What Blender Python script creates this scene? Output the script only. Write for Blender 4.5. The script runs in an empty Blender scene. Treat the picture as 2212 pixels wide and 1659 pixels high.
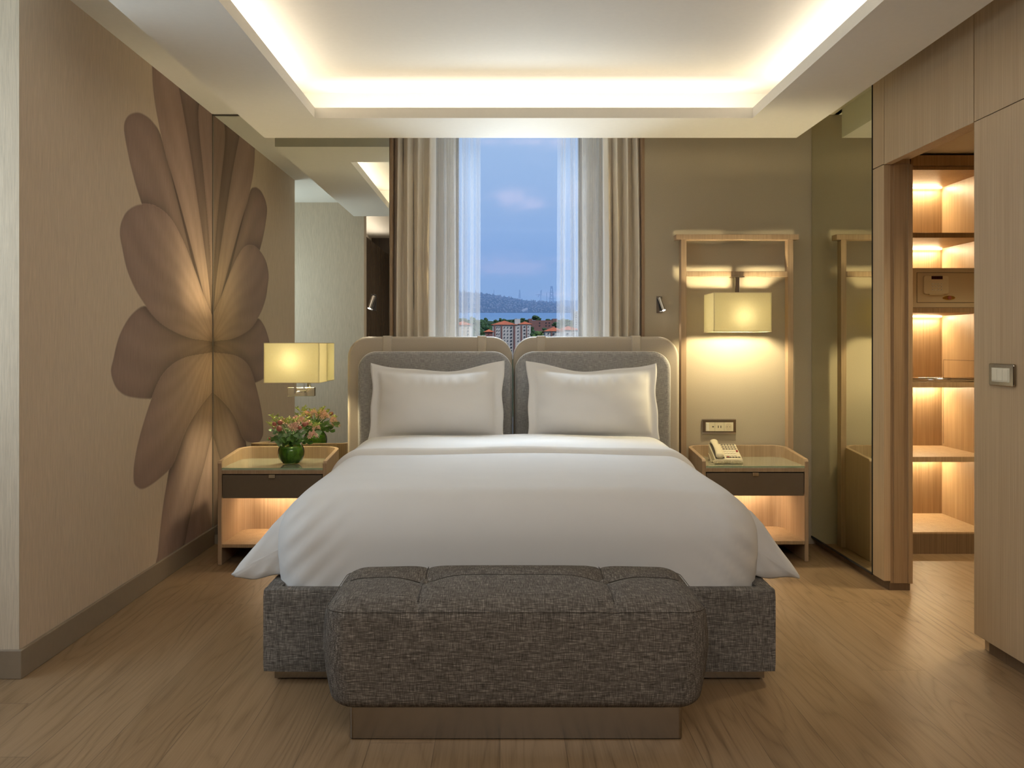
import bpy, bmesh, math, random
import numpy as np
from mathutils import Vector, Matrix
random.seed(7)
rng = np.random.default_rng(7)
SC = bpy.context.scene
COL = SC.collection
PI = math.pi

# ------------------------------------------------------------------ camera
HC = 1.194            # eye height
F = 1980.0            # focal length in pixels of the 2212 px frame
cam_d = bpy.data.cameras.new('camera')
cam_d.sensor_fit = 'HORIZONTAL'; cam_d.sensor_width = 36.0
cam_d.lens = 36.0 * F / 2212.0
cam_d.shift_x = 26.0 / 2212.0
cam_d.shift_y = -84.5 / 2212.0
cam_d.clip_start = 0.05; cam_d.clip_end = 12000
cam = bpy.data.objects.new('camera', cam_d); COL.objects.link(cam)
cam.location = (0, 0, HC); cam.rotation_euler = (PI/2, 0, 0)
SC.camera = cam
SC.view_settings.view_transform = 'Standard'
SC.view_settings.look = 'None'
SC.view_settings.gamma = 1.0
SC.view_settings.use_curve_mapping = False
SC.view_settings.exposure = 0.60
SC.cycles.max_bounces = 10
SC.cycles.diffuse_bounces = 5
SC.cycles.glossy_bounces = 5
SC.cycles.transmission_bounces = 8
SC.cycles.transparent_max_bounces = 14
SC.cycles.volume_bounces = 1
SC.cycles.sample_clamp_indirect = 4.0
SC.cycles.caustics_refractive = False
SC.cycles.caustics_reflective = True
SC.cycles.blur_glossy = 0.3

def PX(px, Y): return (px - 1080.0) * Y / F
def PZ(py, Y): return HC - (py - 745.0) * Y / F

# ------------------------------------------------------------------ sky
def build_world():
    w = bpy.data.worlds.new('sky'); SC.world = w; w.use_nodes = True
    nt = w.node_tree; nt.nodes.clear(); L = nt.links
    out = nt.nodes.new('ShaderNodeOutputWorld'); bg = nt.nodes.new('ShaderNodeBackground')
    tc = nt.nodes.new('ShaderNodeTexCoord'); sp = nt.nodes.new('ShaderNodeSeparateXYZ')
    L.new(tc.outputs['Generated'], sp.inputs[0])
    def M(op, a, b=None, c=None, clamp=False):
        n = nt.nodes.new('ShaderNodeMath'); n.operation = op; n.use_clamp = clamp
        for i, v in enumerate((a, b, c)):
            if v is None: continue
            if isinstance(v, (int, float)): n.inputs[i].default_value = v
            else: L.new(v, n.inputs[i])
        return n.outputs[0]
    X, Y, Z = sp.outputs[0], sp.outputs[1], sp.outputs[2]
    ramp = nt.nodes.new('ShaderNodeValToRGB')
    cr = ramp.color_ramp
    cr.elements[0].position = 0.0; cr.elements[0].color = (.44, .58, .76, 1)
    cr.elements[1].position = 1.0; cr.elements[1].color = (.16, .30, .66, 1)
    e = cr.elements.new(0.06); e.color = (.40, .55, .72, 1)
    e = cr.elements.new(0.14); e.color = (.38, .51, .69, 1)
    e = cr.elements.new(0.26); e.color = (.35, .48, .69, 1)
    L.new(M('MAXIMUM', Z, 0.0), ramp.inputs[0])
    # clouds sit at fixed bearings of the sky
    ya = M('MAXIMUM', M('ABSOLUTE', Y), 0.05)
    a = M('DIVIDE', X, ya); b = M('DIVIDE', Z, ya)
    comb = nt.nodes.new('ShaderNodeCombineXYZ')
    L.new(M('MULTIPLY', a, 1.0), comb.inputs[0]); L.new(M('MULTIPLY', b, 2.2), comb.inputs[1])
    nz = nt.nodes.new('ShaderNodeTexNoise'); nz.inputs['Scale'].default_value = 26
    nz.inputs['Detail'].default_value = 8; nz.inputs['Roughness'].default_value = .58
    L.new(comb.outputs[0], nz.inputs['Vector'])
    tot = None
    for (cx, cy, sx, sy, st) in ((1112, 430, 42, 20, .9), (1150, 441, 24, 9, .7), (1092, 582, 60, 13, 1.1), (1148, 577, 30, 10, .9), (1075, 560, 45, 16, .8),
                                 (1170, 305, 60, 16, .55), (1050, 305, 40, 8, .3), (1290, 420, 60, 25, .8), (1215, 635, 60, 6, .5), (1210, 560, 40, 6, .35)):
        gx = M('MULTIPLY', M('SUBTRACT', a, (cx-1080)/F), F/sx)
        gy = M('MULTIPLY', M('SUBTRACT', b, (745-cy)/F), F/sy)
        r2 = M('ADD', M('MULTIPLY', gx, gx), M('MULTIPLY', gy, gy))
        g = M('MULTIPLY', M('POWER', 2.718, M('MULTIPLY', r2, -1.0)), st)
        tot = g if tot is None else M('ADD', tot, g)
    d = M('MULTIPLY', tot, M('SUBTRACT', M('MULTIPLY', nz.outputs['Fac'], 6.0), 1.8), clamp=True)
    # faint veil everywhere
    d = M('MAXIMUM', d, M('MULTIPLY', M('SUBTRACT', nz.outputs['Fac'], .5), .45), clamp=True)
    front = M('GREATER_THAN', Y, 0.0)
    d = M('MULTIPLY', M('MULTIPLY', d, .95), front)
    mix = nt.nodes.new('ShaderNodeMix'); mix.data_type = 'RGBA'
    L.new(d, mix.inputs[0]); L.new(ramp.outputs[0], mix.inputs[6]); mix.inputs[7].default_value = (.68, .67, .80, 1)
    L.new(mix.outputs[2], bg.inputs[0]); bg.inputs[1].default_value = .80
    L.new(bg.outputs[0], out.inputs[0])
build_world()

def light(name, kind, loc, energy, color, size=None, size_y=None, rot=(0, 0, 0), radius=None, spot=None, blend=None, spread=None):
    d = bpy.data.lights.new(name, kind); d.energy = energy; d.color = color
    if kind == 'AREA':
        d.shape = 'RECTANGLE'; d.size = size; d.size_y = size_y or size
        if spread: d.spread = spread
    if radius is not None: d.shadow_soft_size = radius
    if kind == 'SPOT': d.spot_size = spot; d.spot_blend = blend or .6
    o = bpy.data.objects.new(name, d); COL.objects.link(o); o.location = loc; o.rotation_euler = rot
    return o

sun = light('sun', 'SUN', (0, 0, 30), 1.6, (1, .95, .86), rot=(math.radians(52), 0, math.radians(28)))
sun.data.angle = .02

WARM = (1.0, .88, .73)
# daylight through the two windows (soft sky light at the panes)
light('daylight_front', 'AREA', (.12, 9.5, 5.6), 620, (.78, .89, 1.0), 4.0, 2.4, rot=(-PI/2+.75, 0, 0))
light('daylight_from_below', 'AREA', (.12, 7.4, -.35), 95, (.80, .90, 1.0), 1.6, 1.6, rot=(-PI/2-.72, 0, 0))
light('daylight_side', 'AREA', (-2.52, 2.69, 1.6), 17, (.80, .93, 1.0), 1.1, 2.0, rot=(0, -PI/2, 0))
# cove lighting: LED runs lying on the ledge of the ceiling tray
CV = 2.45
light('cove_led_left', 'AREA', (-1.15, 3.85, CV), 3.2, WARM, .03, 2.1, rot=(PI, 0, 0))
light('cove_led_right', 'AREA', (1.51, 3.85, CV), 3.2, WARM, .03, 2.1, rot=(PI, 0, 0))
light('cove_led_back', 'AREA', (.18, 5.06, CV), 3.2, WARM, 2.4, .03, rot=(PI, 0, 0))
light('cove_led_near', 'AREA', (.18, 2.64, CV), 3.2, WARM, 2.4, .03, rot=(PI, 0, 0))
# the sitting area behind the camera: an unseen fill light added overhead, and the cove over the slatted wall
light('rear_fill_light', 'AREA', (.3, -.6, 2.86), 56, (1.0, .94, .85), 2.2, 2.2, rot=(0, 0, 0))
light('rear_cove_led', 'AREA', (-1.86, -1.0, 2.62), 7, (1.0, .86, .74), .04, 4.0, rot=(PI, 0, 0))
# wardrobe room downlight
light('dressing_downlight', 'SPOT', (2.62, 4.25, 2.26), 100, (1.0, .82, .50), radius=.14, spot=math.radians(112), blend=.7)

# ------------------------------------------------------------------ materials
MATS = {}
def new_mat(name):
    m = bpy.data.materials.new(name); m.use_nodes = True
    nt = m.node_tree; nt.nodes.clear()
    out = nt.nodes.new('ShaderNodeOutputMaterial')
    return m, nt, out
class NB:
    """small node helper"""
    def __init__(s, nt): s.nt = nt; s.L = nt.links
    def n(s, t, **kw):
        nd = s.nt.nodes.new(t)
        for k, v in kw.items(): setattr(nd, k, v)
        return nd
    def set(s, nd, key, v):
        if isinstance(v, (int, float, tuple, list)): nd.inputs[key].default_value = v
        else: s.L.new(v, nd.inputs[key])
    def m(s, op, a, b=None, c=None, clamp=False):
        n = s.n('ShaderNodeMath', operation=op); n.use_clamp = clamp
        for i, v in enumerate((a, b, c)):
            if v is not None: s.set(n, i, v)
        return n.outputs[0]
    def coords(s, scale=(1, 1, 1), kind='Object', rot=(0, 0, 0)):
        tc = s.n('ShaderNodeTexCoord'); mp = s.n('ShaderNodeMapping')
        s.L.new(tc.outputs[kind], mp.inputs[0]); mp.inputs['Scale'].default_value = scale; mp.inputs['Rotation'].default_value = rot
        return mp.outputs[0]
    def noise(s, vec, scale=1, detail=3, rough=.5, dist=0):
        n = s.n('ShaderNodeTexNoise'); s.set(n, 'Vector', vec)
        n.inputs['Scale'].default_value = scale; n.inputs['Detail'].default_value = detail
        n.inputs['Roughness'].default_value = rough; n.inputs['Distortion'].default_value = dist
        return n.outputs['Fac']
    def ramp(s, fac, stops):
        r = s.n('ShaderNodeValToRGB'); s.set(r, 0, fac); cr = r.color_ramp
        while len(cr.elements) > 1: cr.elements.remove(cr.elements[-1])
        cr.elements[0].position = stops[0][0]; cr.elements[0].color = (*stops[0][1], 1)
        for p, c in stops[1:]:
            e = cr.elements.new(p); e.color = (*c, 1)
        return r.outputs[0]
    def mix(s, fac, a, b, mode='MIX'):
        n = s.n('ShaderNodeMix', data_type='RGBA', blend_type=mode)
        s.set(n, 0, fac)
        for k, v in ((6, a), (7, b)):
            if isinstance(v, tuple) and len(v) == 3: v = (*v, 1)
            s.set(n, k, v)
        return n.outputs[2]
    def bsdf(s, color, rough=.5, metal=0, bump=None, bstr=.2, bdist=.002, spec=.5, **kw):
        b = s.n('ShaderNodeBsdfPrincipled')
        if isinstance(color, tuple) and len(color) == 3: color = (*color, 1)
        s.set(b, 'Base Color', color); s.set(b, 'Roughness', rough); s.set(b, 'Metallic', metal)
        b.inputs['Specular IOR Level'].default_value = spec
        for k, v in kw.items(): s.set(b, k.replace('_', ' '), v)
        if bump is not None:
            bp = s.n('ShaderNodeBump'); bp.inputs['Strength'].default_value = bstr; bp.inputs['Distance'].default_value = bdist
            s.set(bp, 'Height', bump); s.L.new(bp.outputs[0], b.inputs['Normal'])
        return b
def finish(name, m, nt, out, sh):
    nt.links.new(sh.outputs[0] if hasattr(sh, 'outputs') else sh, out.inputs[0]); MATS[name] = m; return m

def plain(name, color, rough=.5, metal=0, var=.04, spec=.5, nscale=40, **kw):
    m, nt, out = new_mat(name); b = NB(nt)
    f = b.noise(b.coords(), nscale, 4)
    c = b.ramp(f, [(.3, tuple(x*(1-var) for x in color)), (.7, tuple(min(1, x*(1+var)) for x in color))])
    return finish(name, m, nt, out, b.bsdf(c, rough, metal, spec=spec, bump=f, bstr=.05, **kw))

def veneer(name, dark, lightc, scale=(160, 160, 2.2), rough=.45, fine=.5):
    m, nt, out = new_mat(name); b = NB(nt)
    f1 = b.noise(b.coords(scale), 1, 3, .6)
    f2 = b.noise(b.coords(tuple(s*.12 for s in scale)), 1, 3, .5)
    f = b.m('ADD', b.m('MULTIPLY', f1, .65), b.m('MULTIPLY', f2, .35))
    c = b.ramp(f, [(.36, dark), (.64, lightc)])
    return finish(name, m, nt, out, b.bsdf(c, rough, bump=f1, bstr=.12, spec=.35))

def tweed(name, dark, mid, hi, sc=1.0):
    m, nt, out = new_mat(name); b = NB(nt)
    h = b.noise(b.coords((34*sc, 470*sc, 470*sc)), 1, 2, .6)
    v = b.noise(b.coords((470*sc, 34*sc, 34*sc)), 1, 2, .6)
    big = b.noise(b.coords((9, 9, 9)), 1, 3, .6)
    w = b.m('ADD', b.m('MULTIPLY', h, .56), b.m('MULTIPLY', v, .44))
    w = b.m('ADD', w, b.m('MULTIPLY', b.m('SUBTRACT', big, .5), .06))
    c = b.ramp(w, [(.34, dark), (.52, mid), (.70, hi)])
    return finish(name, m, nt, out, b.bsdf(c, .95, bump=w, bstr=.6, bdist=.002, spec=.15))

def build_materials():
    veneer('oak', (.33, .225, .135), (.44, .315, .20))
    veneer('oak_panel', (.45, .325, .20), (.57, .44, .285))
    veneer('oak_warm', (.31, .205, .11), (.44, .31, .18))
    veneer('oak_dark', (.13, .085, .05), (.20, .135, .08))
    veneer('slat_wood', (.05, .034, .022), (.09, .062, .04))
    plain('ceiling_paint', (.84, .815, .75), .9, var=.01)
    plain('taupe_fabric_wall', (.43, .37, .27), .85, var=.05, nscale=300)
    plain('baseboard_taupe', (.25, .20, .145), .5, var=.03)
    plain('cream_wall', (.76, .72, .65), .9, var=.02)
    plain('linen_white', (.685, .685, .685), .85, var=.012, nscale=8, spec=.2)
    plain('pillow_white', (.80, .795, .785), .8, var=.01, nscale=8, spec=.2)
    plain('leather_taupe', (.47, .41, .325), .45, var=.03, nscale=160)
    plain('strap_leather', (.55, .485, .385), .5, var=.03, nscale=160)
    plain('piping_pale', (.75, .73, .68), .5, var=.02)
    plain('drawer_lacquer', (.14, .105, .07), .45, var=.03)
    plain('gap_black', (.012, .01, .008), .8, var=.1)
    plain('chrome', (.80, .79, .77), .12, 1.0, var=.01)
    plain('dark_chrome', (.20, .19, .19), .15, 1.0)
    plain('bronze_metal', (.36, .32, .27), .16, 1.0, var=.02)
    plain('champagne_metal', (.55, .49, .38), .25, 1.0, var=.02)
    plain('ivory_plastic', (.72, .64, .44), .35, var=.02)
    plain('ivory_light', (.80, .76, .62), .35, var=.02)
    plain('grey_plastic', (.16, .14, .11), .4, var=.03)
    plain('key_dark', (.10, .085, .06), .5)
    plain('button_red', (.32, .02, .02), .4)
    plain('safe_paint', (.66, .56, .37), .5, var=.03, nscale=300)
    plain('display_dark', (.05, .012, .015), .15)
    plain('brass', (.62, .40, .12), .3, 1.0)
    plain('seam_dark', (.05, .042, .034), .9)
    plain('reveal_brown', (.30, .20, .12), .6)
    plain('stem_green', (.12, .24, .05), .6, var=.2)
    plain('leaf_green', (.10, .22, .045), .5, var=.3, nscale=60)
    plain('leaf_pale', (.22, .36, .17), .55, var=.2, nscale=60)
    plain('spike_lime', (.48, .55, .14), .6, var=.2, nscale=60)
    plain('blossom_pink', (.88, .62, .50), .6, var=.12, nscale=90)
    plain('berry_red', (.40, .13, .10), .35, var=.2, nscale=90)
    plain('city_roof', (.52, .13, .05), .8, var=.15, nscale=.8)
    plain('city_wall', (.42, .40, .40), .9, var=.06, nscale=.5)
    plain('city_cream', (.58, .50, .42), .9, var=.06, nscale=.5)
    plain('house_dim', (.20, .19, .20), .9)
    plain('city_brown', (.17, .085, .08), .9, var=.08, nscale=.5)
    plain('city_window', (.04, .045, .06), .3)
    plain('tree_crown', (.035, .075, .03), .9, var=.45, nscale=.8)
    plain('tree_crown_light', (.08, .13, .03), .9, var=.45, nscale=.8)
    plain('trunk_brown', (.07, .045, .03), .9)
    plain('crane_grey', (.16, .17, .19), .8)
    tweed('tweed_bench', (.042, .037, .033), (.130, .115, .100), (.38, .345, .31))
    tweed('tweed_base', (.055, .051, .047), (.155, .143, .130), (.42, .39, .36))
    tweed('tweed_head', (.22, .215, .21), (.36, .35, .34), (.58, .57, .55))

    # mirror: a clear silvered pane with a faint grey-green cast
    for nm, col in (('mirror_left', (.78, .79, .72)), ('mirror_right', (.82, .81, .66))):
        m, nt, out = new_mat(nm); b = NB(nt)
        g = b.n('ShaderNodeBsdfGlossy'); g.inputs['Color'].default_value = (*col, 1); g.inputs['Roughness'].default_value = 0.0
        finish(nm, m, nt, out, g)
    # window glass
    m, nt, out = new_mat('window_glass'); b = NB(nt)
    t = b.n('ShaderNodeBsdfTransparent'); t.inputs[0].default_value = (.97, .98, .98, 1)
    g = b.n('ShaderNodeBsdfGlossy'); g.inputs['Roughness'].default_value = .02
    fr = b.n('ShaderNodeFresnel'); fr.inputs[0].default_value = 1.08
    mx = b.n('ShaderNodeMixShader'); nt.links.new(fr.outputs[0], mx.inputs[0]); nt.links.new(t.outputs[0], mx.inputs[1]); nt.links.new(g.outputs[0], mx.inputs[2])
    finish('window_glass', m, nt, out, mx)
    # green tinted glass of the vase and the clear glass of the bedside tops
    for nm, col, r in (('vase_glass', (.80, .92, .68), .03),):
        m, nt, out = new_mat(nm); b = NB(nt)
        t = b.n('ShaderNodeBsdfTransparent'); t.inputs[0].default_value = (*col, 1)
        g = b.n('ShaderNodeBsdfGlossy'); g.inputs['Roughness'].default_value = r
        fr = b.n('ShaderNodeFresnel'); fr.inputs[0].default_value = 1.5
        mx = b.n('ShaderNodeMixShader'); nt.links.new(fr.outputs[0], mx.inputs[0]); nt.links.new(t.outputs[0], mx.inputs[1]); nt.links.new(g.outputs[0], mx.inputs[2])
        finish(nm, m, nt, out, mx)
    m, nt, out = new_mat('vase_water'); b = NB(nt)
    f = b.noise(b.coords((30, 30, 10)), 1, 4, .6, 1.0)
    c = b.ramp(f, [(.35, (.05, .15, .015)), (.65, (.24, .46, .07))])
    finish('vase_water', m, nt, out, b.bsdf(c, .15))
    # marble under glass
    m, nt, out = new_mat('marble_glass'); b = NB(nt)
    f = b.noise(b.coords((6, 14, 6), rot=(0, 0, .5)), 1, 8, .62, 1.6)
    c = b.ramp(f, [(.34, (.36, .38, .27)), (.5, (.52, .54, .40)), (.56, (.44, .46, .33)), (.66, (.60, .60, .46))])
    finish('marble_glass', m, nt, out, b.bsdf(c, .06, spec=.6, Coat_Weight=.6, Coat_Roughness=.02))
    m, nt, out = new_mat('glass_edge'); b = NB(nt)
    finish('glass_edge', m, nt, out, b.bsdf((.33, .46, .30), .1, spec=.6))
    # lamp shade fabric: thin and lit through by the bulb inside
    m, nt, out = new_mat('lamp_shade'); b = NB(nt)
    f = b.noise(b.coords((400, 400, 60)), 1, 2)
    c = b.ramp(f, [(.3, (.96, .92, .72)), (.7, (.99, .96, .80))])
    d = b.n('ShaderNodeBsdfDiffuse'); tr = b.n('ShaderNodeBsdfTranslucent'); mx = b.n('ShaderNodeMixShader'); mx.inputs[0].default_value = .88
    nt.links.new(c, d.inputs[0]); nt.links.new(c, tr.inputs[0]); nt.links.new(d.outputs[0], mx.inputs[1]); nt.links.new(tr.outputs[0], mx.inputs[2])
    finish('lamp_shade', m, nt, out, mx)
    # sheer curtain
    m, nt, out = new_mat('sheer_fabric'); b = NB(nt)
    d = b.n('ShaderNodeBsdfDiffuse'); d.inputs[0].default_value = (.90, .87, .84, 1)
    tl = b.n('ShaderNodeBsdfTranslucent'); tl.inputs[0].default_value = (.90, .87, .84, 1)
    t = b.n('ShaderNodeBsdfTransparent')
    m1 = b.n('ShaderNodeMixShader'); m1.inputs[0].default_value = .5
    m2 = b.n('ShaderNodeMixShader')
    lw = b.n('ShaderNodeLayerWeight'); lw.inputs[0].default_value = .5
    wv = b.noise(b.coords((700, 10, 4)), 1, 1)
    fac = b.m('ADD', b.m('MULTIPLY', lw.outputs['Facing'], .45), b.m('ADD', .15, b.m('MULTIPLY', b.m('SUBTRACT', wv, .5), .25)), clamp=True)
    nt.links.new(fac, m2.inputs[0]); nt.links.new(t.outputs[0], m2.inputs[1])
    nt.links.new(d.outputs[0], m1.inputs[1]); nt.links.new(tl.outputs[0], m1.inputs[2]); nt.links.new(m1.outputs[0], m2.inputs[2])
    finish('sheer_fabric', m, nt, out, m2)
    # satin curtain
    m, nt, out = new_mat('curtain_satin'); b = NB(nt)
    f = b.noise(b.coords((500, 500, 20)), 1, 2)
    c = b.ramp(f, [(.3, (.70, .62, .49)), (.7, (.78, .69, .56))])
    finish('curtain_satin', m, nt, out, b.bsdf(c, .36, spec=.7, Sheen_Weight=.3))
    # emitters
    for nm, col, s in (('led_warm', (1.0, .80, .48), 14.0), ('reading_lens', (1.0, .93, .75), 9.0), ('bulb_glow', (1.0, .83, .50), 460.0)):
        m, nt, out = new_mat(nm); b = NB(nt)
        e = b.n('ShaderNodeEmission'); e.inputs[0].default_value = (*col, 1); e.inputs[1].default_value = s
        finish(nm, m, nt, out, e)
    # wallpaper with the printed flower: the print is a colour attribute, the vertical weave is procedural
    for nm, use in (('wallpaper', False), ('wallpaper_print', True)):
        m, nt, out = new_mat(nm); b = NB(nt)
        f1 = b.noise(b.coords((330, 330, 12)), 1, 3, .6)
        if use:
            at = b.n('ShaderNodeAttribute'); at.attribute_name = 'print'; base = at.outputs['Color']
        else:
            rgb = b.n('ShaderNodeRGB'); rgb.outputs[0].default_value = (.60, .52, .41, 1); base = rgb.outputs[0]
        sh = b.ramp(f1, [(.3, (.86, .86, .86)), (.7, (1.1, 1.1, 1.1))])
        c = b.mix(1.0, base, sh, 'MULTIPLY')
        finish(nm, m, nt, out, b.bsdf(c, .8, bump=f1, bstr=.25, spec=.2))
    # oak plank floor, boards running towards the window
    m, nt, out = new_mat('oak_floor'); b = NB(nt)
    tc = b.n('ShaderNodeTexCoord'); sp = b.n('ShaderNodeSeparateXYZ'); nt.links.new(tc.outputs['Object'], sp.inputs[0])
    X, Y = sp.outputs[0], sp.outputs[1]
    W, LEN = .195, 1.9
    xs = b.m('DIVIDE', X, W); ci = b.m('FLOOR', xs); fx = b.m('SUBTRACT', xs, ci)
    wn = b.n('ShaderNodeTexWhiteNoise', noise_dimensions='1D'); nt.links.new(ci, wn.inputs['W'])
    ys = b.m('ADD', b.m('DIVIDE', Y, LEN), b.m('MULTIPLY', wn.outputs['Value'], 7.3)); ri = b.m('FLOOR', ys); fy = b.m('SUBTRACT', ys, ri)
    cmb = b.n('ShaderNodeCombineXYZ'); nt.links.new(ci, cmb.inputs[0]); nt.links.new(ri, cmb.inputs[1])
    wn2 = b.n('ShaderNodeTexWhiteNoise', noise_dimensions='2D'); nt.links.new(cmb.outputs[0], wn2.inputs['Vector'])
    rv = wn2.outputs['Value']
    ox = b.m('ADD', X, b.m('MULTIPLY', rv, 17.0)); oy = b.m('ADD', Y, b.m('MULTIPLY', rv, 31.0))
    def vec(sx, sy):
        c_ = b.n('ShaderNodeCombineXYZ'); nt.links.new(b.m('MULTIPLY', ox, sx), c_.inputs[0]); nt.links.new(b.m('MULTIPLY', oy, sy), c_.inputs[1]); return c_.outputs[0]
    cath = b.noise(vec(4.6, .50), 1, 2, .45, .25)
    rings = b.m('ABSOLUTE', b.m('SUBTRACT', b.m('FRACT', b.m('MULTIPLY', cath, 15.0)), .5))     # cathedral figure
    rings = b.m('POWER', b.m('MULTIPLY', rings, 2.0), 3.0)
    fineg = b.noise(vec(170, 3.2), 1, 3, .6)
    patch = b.noise(vec(3.0, 1.2), 1, 2, .5)
    g = b.m('ADD', b.m('MULTIPLY', fineg, .42), b.m('MULTIPLY', rings, b.m('MULTIPLY', patch, .42)))
    g = b.m('ADD', g, b.m('MULTIPLY', b.m('SUBTRACT', rv, .5), .13))
    col = b.ramp(g, [(.14, (.30, .20, .112)), (.38, (.23, .15, .079)), (.66, (.10, .060, .029))])
    ex = b.m('MINIMUM', fx, b.m('SUBTRACT', 1.0, fx)); ey = b.m('MINIMUM', fy, b.m('SUBTRACT', 1.0, fy))
    gx = b.m('LESS_THAN', ex, .006); gy = b.m('LESS_THAN', ey, .0007)
    gap = b.m('MAXIMUM', gx, gy)
    col = b.mix(b.m('MULTIPLY', gap, .55), col, (.07, .045, .025))
    rough = b.m('ADD', .36, b.m('MULTIPLY', fineg, .16))
    hgt = b.m('SUBTRACT', b.m('MULTIPLY', g, -.5), b.m('MULTIPLY', gap, .5))
    finish('oak_floor', m, nt, out, b.bsdf(col, rough, bump=hgt, bstr=.35, bdist=.002, spec=.45))
    # far hill, sea, ground
    m, nt, out = new_mat('hill_cover'); b = NB(nt)
    f = b.noise(b.coords((.02, .02, .03)), 1, 8, .7)
    c = b.ramp(f, [(.36, (.01, .02, .015)), (.5, (.03, .04, .03)), (.64, (.16, .13, .12))])
    finish('hill_cover', m, nt, out, b.bsdf(c, .95, spec=.1))
    m, nt, out = new_mat('sea_water'); b = NB(nt)
    f = b.noise(b.coords((.02, .1, .1)), 1, 5, .6)
    c = b.ramp(f, [(.3, (.12, .25, .40)), (.7, (.20, .35, .50))])
    finish('sea_water', m, nt, out, b.bsdf(c, .5, bump=f, bstr=.3))
    m, nt, out = new_mat('ground_green'); b = NB(nt)
    f = b.noise(b.coords((.08, .08, .08)), 1, 5, .6)
    c = b.ramp(f, [(.3, (.025, .05, .02)), (.7, (.07, .09, .035))])
    finish('ground_green', m, nt, out, b.bsdf(c, .95, spec=.1))
    # sea air between the near town and the far shore
    m, nt, out = new_mat('sea_haze'); b = NB(nt)
    v = b.n('ShaderNodeVolumePrincipled'); v.inputs['Color'].default_value = (.52, .72, 1, 1); v.inputs['Density'].default_value = .00040; v.inputs['Anisotropy'].default_value = .1
    nt.links.new(v.outputs[0], out.inputs['Volume']); MATS['sea_haze'] = m
build_materials()

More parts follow.
